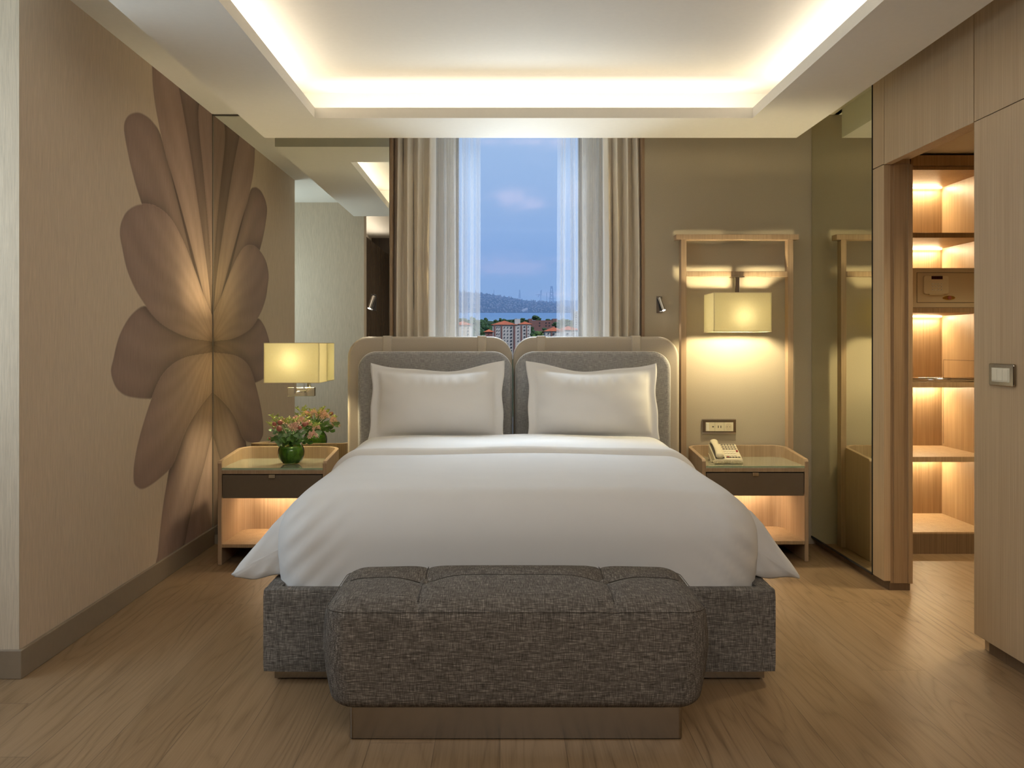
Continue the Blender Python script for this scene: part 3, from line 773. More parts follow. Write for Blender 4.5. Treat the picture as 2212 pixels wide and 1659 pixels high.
def pillow(xa, xb, label, flip=1, seed=0):
    Wd = xb-xa; cx = (xa+xb)/2; H = .43; z0 = .665; NU, NV = 70, 46
    rnd = random.Random(seed); ph = [rnd.random()*6 for _ in range(8)]
    def surf(side):
        def fn(a, b):
            u = a*2-1; v = b*2-1
            # outline: corners reach out, top edge sags, sides draw in
            x = Wd/2*u*(1-.030*(1-v*v)) + .004*math.sin(v*6+ph[0]+u*2)*abs(u)**6
            z = H/2*v
            if v > 0: z -= .050*v**1.5*(1-abs(u+.05*flip)**2.0) + .010*v*abs(u)**4
            z += .006*math.sin(u*6+ph[1])*abs(v)**5*(1 if v > 0 else .2)
            iu = min(1, abs(u)/.885); iv = min(1, abs(v)/.87)
            th = .098*((1-iu**2.6)**.62)*((1-iv**2.6)**.62)
            cr = math.exp(-((iu-.82)/.16)**2)*math.sin(v*13+ph[2])*.0015 + math.exp(-((iv-.80)/.16)**2)*math.sin(u*34+ph[3]+3*math.sin(u*5))*.0045*(1 if v > 0 else .2)
            cr *= 1 if th > .002 else .2
            cr *= 1 if v > -.4 else .25
            wr = .003*math.sin(u*5+v*4+ph[4])*math.sin(v*3-u*3+ph[5])*(th/.098)
            y = side*(th+cr+wr+.0035) - .02*(abs(u)**8)*(1 if v > .6 else 0)*0
            # the back flange stands a little proud at the top corners
            if side > 0: z += .014*max(0, v)**4*abs(u)**2
            # lean back against the headboard
            lean = .20*(b)
            return (cx+x, 5.085 + y + lean*.62, z0+H/2+z)
        return fn
    m = MB(); m.grid(surf(-1), NU, NV)
    n0 = len(m.v); m.grid(surf(1), NU, NV)
    # stitch the rims
    def ring(o):
        r = [o+i for i in range(NU)] + [o+j*NU+NU-1 for j in range(1, NV)] + [o+(NV-1)*NU+i for i in range(NU-2, -1, -1)] + [o+j*NU for j in range(NV-2, 0, -1)]
        return r
    A, Bq = ring(0), ring(n0)
    for i in range(len(A)):
        j = (i+1) % len(A); m.f.append((A[i], Bq[i], Bq[j], A[j])); m.mi.append(0)
    p = obj('pillow', m, 'pillow_white', None, smooth=True, origin=(cx, 5.08, z0))
    tag(p, label, 'pillow')
pillow(PX(797, 5.12), PX(1090, 5.12), 'white flanged pillow on the left side of the bed', 1, 3)
pillow(PX(1138, 5.12), PX(1424, 5.12), 'white flanged pillow on the right side of the bed, nearer the telephone', -1, 8)

# ------------------------------------------------------------------ bench
def bench():
    t = thing('bench', (.048, 2.95, 0), 'grey tweed upholstered bench with two buttons at the foot of the bed', 'bench')
    x0, x1, y0, y1, z0, z1 = -.522, .616, 2.695, 3.195, .108, .432
    YS = 2.99; BXS = (-.245, .34)
    def dome(x, y):
        u = (x-.047)/.569; v = (y-2.945)/.25
        d = .018*(1-abs(u)**2.5)*(1-abs(v)**2.5) if abs(u) < 1 and abs(v) < 1 else 0
        for bx in BXS:
            r2 = (x-bx)**2+(y-YS)**2; d -= .020*math.exp(-r2/.0050)
            d -= .004*math.exp(-((x-bx)/.008)**2)
            d -= .005*math.exp(-((x-bx)/.03)**2)
        d -= .003*math.exp(-((y-YS)/.010)**2)*min(1, max(0, (1-abs(u))/.08))
        d -= .003*math.exp(-((y-YS)/.03)**2)
        return d
    def f(p):
        x, y, z = p; k = max(0, (z-.37)/.058)
        w = .012*math.sin(min(1, max(0, (z-z0)/(z1-z0)))*PI)
        sx = (x-.047)/.569; sy = (y-2.945)/.25
        taper = -.02*max(0, (.30-z)/.19)*sx
        return (x+w*sx*abs(sx)**3+taper, y+w*sy*abs(sy)**3, z+k*dome(x, y))
    obj('cushion_block', MB().rbox(x0, x1, y0, y1, z0, z1, (.075, .075, .042), (150, 64, 36), f), 'tweed_bench', t, smooth=True)
    def top(x, y):
        ex = min(x-x0, x1-x); e = .042*(1-math.sqrt(max(0, 1-max(0, 1-ex/.075)**2)))
        return z1 + dome(x, y) - e + .0014
    xs = [x0+.034+(x1-x0-.068)*i/120 for i in range(121)]
    obj('seam', MB().tube([(x, YS, top(x, YS)) for x in xs], .0021, 6), 'seam_dark', t, smooth=True)
    for bx in BXS:
        obj('seam', MB().tube([(bx, y0+.04+(y1-y0-.08)*i/50, z1+dome(bx, y0+.04+(y1-y0-.08)*i/50)+.0010) for i in range(51)], .0014, 6), 'seam_dark', t, smooth=True)
        zz = z1+dome(bx, YS)+.005
        obj('button', MB().lathe([(0.0001, .012), (.008, .011), (.014, .007), (.017, .001), (.015, -.004)], (bx, YS, zz), 20), 'tweed_bench', t, smooth=True)
    # welt line around the top edge
    pts = rrect(x0-.0005, x1+.0005, y0-.0005, y1+.0005, .075, 10)
    obj('welt', MB().tube([(p[0], p[1], .408) for p in pts], .0013, 6, closed=True), 'tweed_bench', t, smooth=True)
    obj('plinth', MB().prism(rrect(-.456, .553, 2.772, 3.12, .012, 4), .004, .115), 'bronze_metal', t)
    obj('plinth_shadow_gap', MB().box(-.45, .547, 2.778, 3.11, 0, .004), 'gap_black', t)
bench()

# ------------------------------------------------------------------ bedside tables
def nightstand(x0, x1, yf, yb, label, led_e=1.15):
    t = thing('bedside_table', ((x0+x1)/2, (yf+yb)/2, 0), label, 'bedside table')
    th = .022; R = .085; seg = 8
    # outer U path from left front round the back to right front
    def upath(o):
        r = R-o; pts = [(x0+o, yf), (x0+o, yf+.012)]
        pts += [(x0+o, yf+(yb-R-yf)*k/6) for k in range(1, 7)]
        for k in range(1, seg+1):
            a = PI - .5*PI*k/seg; pts.append((x0+R+r*math.cos(a), yb-R+r*math.sin(a)))
        for k in range(seg+1):
            a = .5*PI - .5*PI*k/seg; pts.append((x1-R+r*math.cos(a), yb-R+r*math.sin(a)))
        pts += [(x1-o, yb-R-(yb-R-yf)*k/6) for k in range(1, 6)]
        pts += [(x1-o, yf+.012), (x1-o, yf)]
        return pts
    P, Q = upath(0), upath(th); n = len(P)
    def zt(y): return .563+(.596-.563)*(y-yf)/(yb-yf) + (0 if y > yf+.006 else -.012)
    m = MB()
    v = []
    for i in range(n):
        v += [(P[i][0], P[i][1], 0), (P[i][0], P[i][1], zt(P[i][1])), (Q[i][0], Q[i][1], zt(P[i][1])), (Q[i][0], Q[i][1], 0)]
    f = []
    for i in range(n-1):
        a, b = i*4, (i+1)*4
        f += [(a, a+1, b+1, b), (a+1, a+2, b+2, b+1), (a+2, a+3, b+3, b+2), (a+3, a, b, b+3)]
    f += [(0, 3, 2, 1), ((n-1)*4, (n-1)*4+1, (n-1)*4+2, (n-1)*4+3)]
    m.add(v, f); obj('cabinet_body', m, 'oak', t, bevel=.003)
    inner = [q for q in Q]
    def slab(z0, z1, yy): return MB().prism([(p[0], max(p[1], yy)) for p in inner[::-1]], z0, z1)
    obj('top_panel', slab(.494, .514, yf+.002), 'oak', t)
    mt = obj('marble_top', slab(.514, .520, yf+.003), 'marble_glass', t)
    obj('glass_cover', slab(.5205, .526, yf+.003), ['glass_edge'], mt).data.materials[0] = MATS['marble_glass']
    obj('glass_edge', B(x0+th+.001, x1-th-.001, yf+.0015, yf+.003, .5195, .526), 'glass_edge', mt)
    obj('shelf', slab(.094, .112, yf+.004), 'oak_warm', t)
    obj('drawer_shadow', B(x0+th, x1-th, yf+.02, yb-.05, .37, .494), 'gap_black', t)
    dr = obj('drawer', B(x0+th+.004, x1-th-.004, yf+.004, yf+.024, .362, .488), 'drawer_lacquer', t, bevel=.0015)
    cx = (x0+x1)/2
    obj('handle', B(cx-.017, cx+.017, yf-.010, yf+.006, .472, .491), 'champagne_metal', dr, bevel=.0015, label='small brushed metal tab handle')
    obj('led_strip', B(x0+.07, x1-.07, yb-.085, yb-.078, .364, .369), 'led_warm', t, label='warm light strip under the drawer')
    light('bedside_led', 'AREA', (cx, yb-.10, .360), led_e, (1.0, .72, .47), (x1-x0)*.6, .02, rot=(0, 0, 0))
    return t
nightstand(PX(1516.5, 5.05), PX(1747, 5.05), 5.05, 5.488, 'oak bedside table with marble top under the telephone, right of the bed')
nightstand(PX(470, 4.968), PX(470, 4.968)+.592, 4.968, 5.415, 'oak bedside table with marble top under the green flower vase, left of the bed')

# ------------------------------------------------------------------ valet frame on the right wall
YV = 5.40
def frame():
    t = thing('wall_frame', (1.4, 5.42, 0), 'slim oak frame of two posts and two rails standing behind the telephone table', 'frame')
    for a, b_ in ((1471, 1483), (1702, 1714)):
        obj('post', B(PX(a, YV), PX(b_, YV), YV, YV+.06, 0, PZ(517, YV)), 'oak', t, bevel=.002)
    obj('top_rail', B(PX(1460.5, YV-.01), PX(1726, YV-.01), YV-.01, YV+.07, PZ(517.5, YV-.01), PZ(506, YV-.01)), 'oak', t, bevel=.002)
    obj('cross_rail', B(PX(1483, YV), PX(1702, YV), YV, YV+.05, PZ(597.5, YV), PZ(586, YV)), 'oak', t, bevel=.002)
frame()

# ------------------------------------------------------------------ shaded lamps
def shade_box(t, x0, x1, y0, y1, z0, z1):
    th = .0025
    m = B(x0, x1, y0, y0+th, z0, z1).box(x0, x1, y1-th, y1, z0, z1).box(x0, x0+th, y0+th, y1-th, z0, z1).box(x1-th, x1, y0+th, y1-th, z0, z1)
    s = obj('lamp_shade', m, 'lamp_shade', t, label='glowing cream fabric shade')
    r = .0018
    for z in (z0, z1):
        mm = MB()
        for a, b_ in (((x0, y0), (x1, y0)), ((x1, y0), (x1, y1)), ((x1, y1), (x0, y1)), ((x0, y1), (x0, y0))):
            mm.tube([(a[0], a[1], z), (b_[0], b_[1], z)], r, 6)
        obj('shade_rim', mm, 'ivory_plastic', s)
    return s
def bulb(t, c, e):
    b = obj('bulb', MB().lathe([(.0001, .045), (.012, .042), (.021, .03), (.026, .012), (.024, -.005), (.014, -.022), (.012, -.045)], c, 16), 'bulb_glow', t, smooth=True)
LAMP_E = 1
def left_lamp():
    x0 = PX(569.5, 5.25); x1 = PX(689.5, 5.25); z0, z1 = PZ(827, 5.25), PZ(741, 5.25)
    cx = (x0+x1)/2; t = thing('wall_lamp', (-1.19, 5.48, .88), 'swing-arm wall lamp with cream box shade on the mirror above the flowers', 'lamp')
    shade_box(t, x0, x1, 5.25, 5.4865, z0, z1)
    obj('wall_plate', B(PX(621, 5.47), PX(679, 5.47), 5.468, 5.487, PZ(856, 5.47), PZ(837, 5.47)), 'champagne_metal', t, bevel=.002)
    xa = PX(637, 5.3)
    obj('stem', B(xa-.006, xa+.006, 5.30, 5.312, PZ(850, 5.3), z0+.05), 'champagne_metal', t, bevel=.001)
    m = MB().tube([(xa, 5.306, PZ(848, 5.3)), (xa+.05, 5.37, PZ(844, 5.36)), (PX(658, 5.46), 5.47, PZ(846, 5.46))], .006, 10)
    obj('arm', m, 'chrome', t, smooth=True)
    xb = PX(658, 5.42); obj('post', B(xb-.005, xb+.005, 5.40, 5.41, PZ(845, 5.42), z0+.04), 'chrome', t, bevel=.001)
    obj('shade_support', B(xa-.004, xb+.004, 5.30, 5.308, z0+.042, z0+.050), 'champagne_metal', t)
    bulb(t, (cx-.01, 5.335, (z0+z1)/2+.015), LAMP_E)
left_lamp()
def right_lamp():
    y0 = 5.18; y1 = y0+.25
    x0 = PX(1542, y0); x1 = PX(1667, y0); z0, z1 = PZ(716, y0), PZ(632, y0)
    cx = PX(1592.5, 5.30); t = thing('pendant_lamp', (cx, 5.31, PZ(597, YV)), 'cream box-shaded lamp hanging from the oak frame above the telephone', 'lamp')
    shade_box(t, x0, x1, y0, y1, z0, z1)
    zt = PZ(597.5, YV)
    obj('stem', B(PX(1588, 5.39), PX(1597, 5.39), 5.385, 5.399, z1-.05, zt), 'bronze_metal', t, bevel=.001)
    obj('mount_plate', B(PX(1580, 5.39), PX(1606, 5.39), 5.37, 5.44, zt-.006, zt), 'champagne_metal', t)
    obj('shade_support', B(x0+.004, x1-.004, 5.30, 5.308, z1-.02, z1-.012).box(PX(1588, 5.39), PX(1597, 5.39), 5.30, 5.39, z1-.05, z1-.042), 'champagne_metal', t)
    bulb(t, ((x0+x1)/2+.012, 5.262, (z0+z1)/2-.022), LAMP_E)
right_lamp()

# reading lights
def reading(xc, zc, yw, tilt, label):
    t = thing('reading_light', (xc, yw, zc), label, 'reading light')
    obj('wall_plate', B(xc-.0165, xc+.0165, yw-.006, yw-.001, zc-.05, zc+.05), 'dark_chrome', t, bevel=.001)
    d = Vector((tilt*.30, -.32, -1)).normalized()
    p0 = Vector((xc-tilt*.0+tilt*(-.002), yw-.028, zc+.036)); p1 = p0 + d*.078
    obj('head', MB().tube([p0-d*.004, p0, p1], .0105, 20), 'chrome', t, smooth=False)
    obj('joint', MB().tube([(xc, yw-.006, zc+.034), (xc, yw-.03, zc+.034)], .006, 12), 'chrome', t, smooth=True)
    obj('lens', MB().tube([p1-d*.001, p1+d*.0015], .0095, 20), 'reading_lens', t, label='lit lens')
    q = p1+d*.006
    L = light('reading_led', 'SPOT', q, .9, (1, .9, .7), radius=.008, spot=1.2, blend=.8)
    L.rotation_euler = (-d).to_track_quat('Z', 'Y').to_euler()
reading(PX(807, 5.48), PZ(654, 5.48), 5.488, -1, 'small chrome reading light on the mirror left of the curtains')
reading(PX(1424.5, 5.49), PZ(658, 5.49), YW, 1, 'small chrome reading light on the wall right of the curtains')

# ------------------------------------------------------------------ curtains
def curtain(name, x0, x1, yc, amp, folds, z0, z1, mat, label, seed, solid=0, gather=.5, cat='curtain', skew=.3, group=None):
    rnd = random.Random(seed); NU = folds*22; NV = 40
    ph = [rnd.uniform(.75, 1.25) for _ in range(folds+2)]; tot = sum(ph[:folds])
    amps = [rnd.uniform(.7, 1.2) for _ in range(folds+2)]
    def fn(a, b):
        s = a*tot; k = 0
        while k < folds-1 and s > ph[k]: s -= ph[k]; k += 1
        q = s/ph[k]                          # 0..1 in this fold
        A = amp*(amps[k]*(1-q)+amps[k+1]*q)
        low = 1-b                            # 0 at the top
        dep = gather+(1-gather)*min(1, low*3.0)
        if solid: y = -A*dep*2*(max(0.0, math.sin(PI*q))**.62) + A
        else: y = A*dep*(math.cos(2*PI*q)+.25*math.cos(4*PI*q+seed+k))
        x = x0+(x1-x0)*a + skew*(x1-x0)/folds*math.sin(2*PI*q)*.35*dep + .003*math.sin(b*5+k*2+seed)
        return (x, yc+y, z0+(z1-z0)*b)
    m = MB().grid(fn, NU, NV)
    o = obj(name, m, mat, None, smooth=True, origin=((x0+x1)/2, yc, z0))
    tag(o, label, cat, group)
    if solid:
        s = o.modifiers.new('s', 'SOLIDIFY'); s.thickness = solid; s.offset = 0
    return o
ZT = ZC-.01
curtain('curtain', PX(849, 5.58), PX(940, 5.60), 5.58, .050, 4, .02, ZT, 'curtain_satin', 'beige satin curtain hanging on the left side of the window', 3, .003, .45)
curtain('curtain', PX(1303, 5.60), PX(1388, 5.58), 5.58, .050, 4, .02, ZT, 'curtain_satin', 'beige satin curtain hanging on the right side of the window', 5, .003, .45)
curtain('sheer_curtain', PX(925, 5.70), PX(1037, 5.70), 5.71, .026, 5, .02, ZT, 'sheer_fabric', 'see-through white curtain left of the clear window gap', 2, 0, .7, 'sheer curtain', .25)
curtain('sheer_curtain', PX(1203.5, 5.70), PX(1315, 5.70), 5.71, .026, 5, .02, ZT, 'sheer_fabric', 'see-through white curtain right of the clear window gap', 9, 0, .7, 'sheer curtain', .25)

# ------------------------------------------------------------------ dressing room shelving and safe
YF = 5.236
def shelving():
    xa, xb = PX(1966, YF), 2.807; yb = 5.84
    t = thing('shelving_unit', ((xa+xb)/2, 5.5, 0), 'lit oak shelving unit standing in the dressing room on the right', 'shelving')
    z = lambda y: PZ(y, YF)
    obj('side_panel', B(xa-.02, xa, YF, yb, 0, 2.28), 'oak_warm', t)
    obj('side_panel', B(xb, xb+.02, YF, yb, 0, 2.28), 'oak_warm', t)
    obj('back_panel', B(xa, xb, 5.822, yb, 0, 2.28), 'oak_warm', t)
    obj('header', B(xa, xb, YF-.012, YF+.01, z(359), 2.275).box(xa, xb, YF-.004, YF+.01, z(366), z(359.8)), 'oak_warm', t)
    obj('top_panel', B(xa, xb, YF, 5.822, z(367), z(360)), 'oak_warm', t)
    tops = [(502.6, 513.6), (665, 675.5), (825.6, 837), (986.7, 998), (1149.5, 1153.5)]
    for a, b_ in tops:
        obj('shelf', B(xa, xb, YF, 5.822, z(b_), z(a)), 'oak_warm', t, bevel=.001)
    obj('kickboard', B(xa, xb, YF, YF+.02, 0, z(1153.5)), 'oak_dark', t)
    for zu in (z(367), z(513.6), z(675.5)):
        obj('led_strip', B(xa+.01, xb-.01, 5.800, 5.812, zu-.008, zu-.001), 'led_warm', t, label='glowing warm light strip')
        light('shelf_led', 'AREA', ((xa+xb)/2, 5.795, zu-.010), 2.5, (1.0, .76, .45), xb-xa-.06, .012, rot=(-.35, 0, 0))
    for zu in (z(837), z(998)):
        obj('led_strip', B(xa+.01, xb-.01, 5.800, 5.812, zu-.008, zu-.001), 'led_warm', t, label='warm light strip under the shelf')
        light('shelf_led', 'AREA', ((xa+xb)/2, 5.79, zu-.010), 2.6, (1.0, .76, .45), xb-xa-.06, .012, rot=(-.35, 0, 0))
    # hatch and drawer joints in the right side panel
    for (y0, y1, zl, zh) in ((5.26, 5.80, .60, 1.10),):
        m = MB()
        m.box(xb-.0012, xb-.0002, y0, y1, zh-.002, zh+.002).box(xb-.0012, xb-.0002, y1-.002, y1+.002, zl-.03, zh)
        m.box(xb-.0012, xb-.0002, y0, y1, .50, .503)
        obj('hatch_joint', m, 'oak_dark', t)
    for (y, zz) in ((5.70, .2), (5.45, .2), (5.60, 2.12)):
        obj('fixing_screw', MB().lathe([(.0001, 0), (.006, 0), (.006, .004)], (0, 0, 0), 10), 'key_dark', t).matrix_local = Matrix.Translation(Vector((xb-.0005, y, zz))-Vector(WL[t.name])) @ Matrix.Rotation(-PI/2, 4, 'Y')
    # chrome rail lying in front of the middle shelf
    r = thing('clothes_rail', (xa+.2, YF, z(821)), 'polished round metal rail lying on the middle shelf below the safe', 'rail')
    zr = z(825.6)+.0135
    obj('rail_tube', MB().tube([(xa+.012, YF+.014, zr), (xb-.03, YF+.014, zr)], .013, 16), 'chrome', r, smooth=True)
    obj('end_cap', MB().tube([(xa+.002, YF+.014, zr), (xa+.014, YF+.014, zr)], .0132, 16), 'bronze_metal', r, smooth=True)
    # safe
    sz0 = z(665)+.001; sz1 = z(578.5); sx0 = xa+.006; sx1 = sx0+.42; sy = YF+.012
    s = thing('safe', ((sx0+sx1)/2, sy+.15, sz0), 'beige electronic hotel safe on the lit shelf', 'safe')
    obj('safe_body', B(sx0, sx1, sy, sy+.33, sz0, sz1), 'safe_paint', s, bevel=.004)
    dx0, dx1, dz0, dz1 = PX(1983, YF), sx1-.028, z(653), z(589)
    obj('door_gap', B(dx0-.002, dx1+.002, sy-.0008, sy+.002, dz0-.002, dz1+.002), 'gap_black', s)
    d = obj('safe_door', B(dx0, dx1, sy-.003, sy+.002, dz0, dz1), 'safe_paint', s, bevel=.001)
    kx0, kx1, kz0, kz1 = PX(1995, YF), PX(2049, YF), z(635), z(595)
    kp = obj('keypad', MB().prism(rrect(kx0, kx1, kz0, kz1, .012, 5), sy-.018, sy-.003, 'y'), 'ivory_plastic', s, bevel=.003)
    obj('keypad_lip', MB().prism(rrect(kx0+.028, kx1-.028, kz0-.005, kz0+.02, .010, 5), sy-.017, sy-.003, 'y'), 'ivory_plastic', kp)
    obj('display', B(PX(2011, YF), PX(2035, YF), sy-.0195, sy-.017, z(603.5), z(596.5)), 'display_dark', kp)
    chars = '123456789*0#'
    for i in range(12):
        c, r_ = i % 3, i // 3
        # four across, three down in the photo
        c, r_ = i % 4, i // 4
        kx = PX(2013.5, YF) + c*.0165; kz = z(613.5) - r_*.0165
        m = B(kx-.0055, kx+.0055, sy-.0205, sy-.0175, kz-.005, kz+.005); m.cur = 1
        m.text('147*2580369#'[i] if False else '123456789*0#'[i], .010, (kx, sy-.0208, kz))
        obj('key', m, ['ivory_light', 'key_dark'], kp)
    lx, lz = PX(2051, YF), z(643)
    el = [(lx+.036*math.cos(a), lz+.012*math.sin(a)) for a in [2*PI*i/24 for i in range(24)]]
    lp = obj('lock_plate', MB().prism(el[::-1], sy-.007, sy-.003, 'y'), 'brass', s, bevel=.001)
    obj('lock_cylinder', MB().lathe([(.0001, -.012), (.010, -.012), (.010, 0)], (lx, sy-.003, lz), 16, 'y'), 'berry_red', lp)
shelving()

# ------------------------------------------------------------------ switch, socket
def switch():
    y0, y1 = -XR*F/(1080-2142), 0
    ya = XR*F/(2142-1080); yb = XR*F/(2196-1080)
    zc = 1.194-(810-745)*3.40/F; h = .042
    t = thing('light_switch', (XR, (ya+yb)/2, zc), 'triple rocker light switch in a chrome frame on the oak sliding door', 'switch')
    obj('switch_frame', MB().prism(rrect(yb, ya, zc-h, zc+h, .008, 4), XR-.012, XR-.001, 'x'), 'bronze_metal', t, bevel=.003)
    obj('inner_plate', B(XR-.0135, XR-.011, yb+.024, ya-.024, zc-h*.62, zc+h*.62), 'ivory_light', t, bevel=.001)
    w = (ya-yb-.058)/3
    for i in range(3):
        a = yb+.029+i*w
        obj('rocker', MB().prism([(a+.001, zc-h*.52), (a+w-.001, zc-h*.52), (a+w-.001, zc+h*.52), (a+.001, zc+h*.52)], XR-.0165, XR-.013, 'x'), 'ivory_light', t, bevel=.0015)
switch()
def socket():
    Y = YW; x0, x1 = PX(1516, Y), PX(1589, Y); z0, z1 = PZ(937, Y), PZ(905, Y)
    t = thing('socket_plate', ((x0+x1)/2, YW, (z0+z1)/2), 'chrome framed wall plate with switch, USB ports and socket above the telephone', 'socket')
    obj('plate_frame', B(x0, x1, Y-.012, Y-.001, z0, z1), 'bronze_metal', t, bevel=.002)
    obj('frame_bar', B(x0, x1, Y-.0145, Y-.010, z1-.006, z1), 'chrome', t, bevel=.001)
    obj('frame_bar', B(x0, x1, Y-.0145, Y-.010, z0, z0+.010), 'chrome', t, bevel=.001)
    a0, a1 = PX(1523, Y), PX(1583, Y); w = (a1-a0)/3; b0, b1 = PZ(931, Y), PZ(912, Y)
    for i in range(3):
        obj('module', B(a0+i*w+.0006, a0+(i+1)*w-.0006, Y-.0145, Y-.010, b0, b1), 'ivory_plastic', t)
    obj('rocker', B(a0+.003, a0+.020, Y-.018, Y-.0140, b0+.002, b1-.002), 'ivory_light', t, bevel=.001)
    obj('phone_jack', B(a0+w-.016, a0+w-.006, Y-.0150, Y-.0140, (b0+b1)/2-.003, (b0+b1)/2+.004), 'key_dark', t)
    for dx in (-.0095, .0055):
        obj('usb_port', B(a0+1.5*w+dx, a0+1.5*w+dx+.005, Y-.0150, Y-.0140, (b0+b1)/2-.007, (b0+b1)/2+.007), 'key_dark', t)
    cx, cz = a0+2.5*w-.002, (b0+b1)/2
    sk = obj('socket_well', MB().lathe([(.0195, -.0155), (.0195, -.0148), (.0188, -.0143), (.0001, -.0143)], (cx, Y-.0008, cz), 28, 'y'), 'safe_paint', t)
    obj('socket_hole', B(cx-.0105, cx-.0065, Y-.0158, Y-.0150, cz-.002, cz+.002).box(cx+.0065, cx+.0105, Y-.0158, Y-.0150, cz-.002, cz+.002), 'key_dark', sk)
socket()

# ------------------------------------------------------------------ telephone
def phone():
    base = Vector((1.287, 5.235, .5265)); ang = -.04
    t = thing('telephone', base, 'ivory desk telephone with a coiled cord on the right bedside table', 'telephone')
    R = Matrix.Rotation(ang, 4, 'Z')
    def T(p): return tuple(base + (R @ Vector(p)))
    def part(name, mb, mat, par=t, **kw):
        mb.v = [T(p) for p in mb.v]; return obj(name, mb, mat, par, **kw)
    W2, D2 = .078, .10; zf, zb_ = .026, .092
    def ztop(y): return zf+(zb_-zf)*(y+D2)/(2*D2)
    m = MB(); prof = [(-D2, 0), (D2, 0), (D2, zb_), (-D2, zf)]
    m.prism([(p[0], p[1]) for p in prof], -W2, W2, 'x')
    body = part('phone_base', m, 'ivory_plastic', bevel=.005, bseg=3)
    def slab(x0, x1, y0, y1, up0, up1):
        v = []
        for u in (up0, up1):
            for x, y in ((x0, y0), (x1, y0), (x1, y1), (x0, y1)): v.append((x, y, ztop(y)+u))
        return MB().add(v, [(0,3,2,1),(4,5,6,7),(0,1,5,4),(1,2,6,5),(2,3,7,6),(3,0,4,7)])
    part('handset_cradle', slab(-W2+.006, -.022, -D2+.012, D2-.004, .0003, .006), 'grey_plastic')
    for j in range(7):
        for i in range(5):
            x = -.010 + i*.0165; y = D2-.018 - j*.0262
            if 2 < j < 6 and i > 3: continue
            part('phone_key', slab(x, x+.0125, y-.005, y+.005, .0002, .0030), 'ivory_light' if 2 < j < 6 else 'grey_plastic', body)
    part('message_light', slab(.060, .070, -.008, .006, .0002, .006), 'button_red', body, label='red button')
    part('message_light', slab(-.006, .006, -D2+.02, -D2+.03, .0002, .005), 'button_red', body, label='red button')
    # handset: curved bar with two lobes
    def hs(a, b):
        s = a*2-1; y = s*.100; zc = ztop(y)+.022-.006*abs(s)**2.5
        rx = .0185+.007*abs(s)**3; rz = .009+.007*max(0, abs(s)-.5)/.5
        e = math.sqrt(max(0, 1-max(0, (abs(s)-.88)/.12)**2)); an = 2*PI*b
        return (-.048+rx*e*math.cos(an), y, zc-.5*(rz-.013)+rz*e*math.sin(an))
    m = MB().grid(hs, 44, 21)
    h = part('handset', m, 'ivory_plastic', smooth=True)
    # coiled cord draped in front
    pts = []; N = 620
    def path(s):
        if s < .18:
            q = s/.18; return Vector((-.100+.004*math.sin(q*3), -.02-.085*q, .040*(1-q)+.010))
        q = (s-.18)/.82; return Vector((-.092+.160*q, -.120-.012*math.sin(q*PI*3), .0115+.006*abs(math.sin(q*PI*3))))
    for i in range(N):
        s = i/(N-1); p = path(s); d = (path(min(1, s+.002))-path(max(0, s-.002))).normalized()
        a = d.cross(Vector((0, 0, 1))).normalized(); b = d.cross(a)
        k = 0 if s < .14 else min(1, (s-.14)/.03)
        th = 2*PI*s*34
        pts.append(p + (a*math.cos(th)+b*math.sin(th))*.0082*k)
    part('cord', MB().tube(pts, .0019, 6), 'ivory_plastic', smooth=True)
phone()

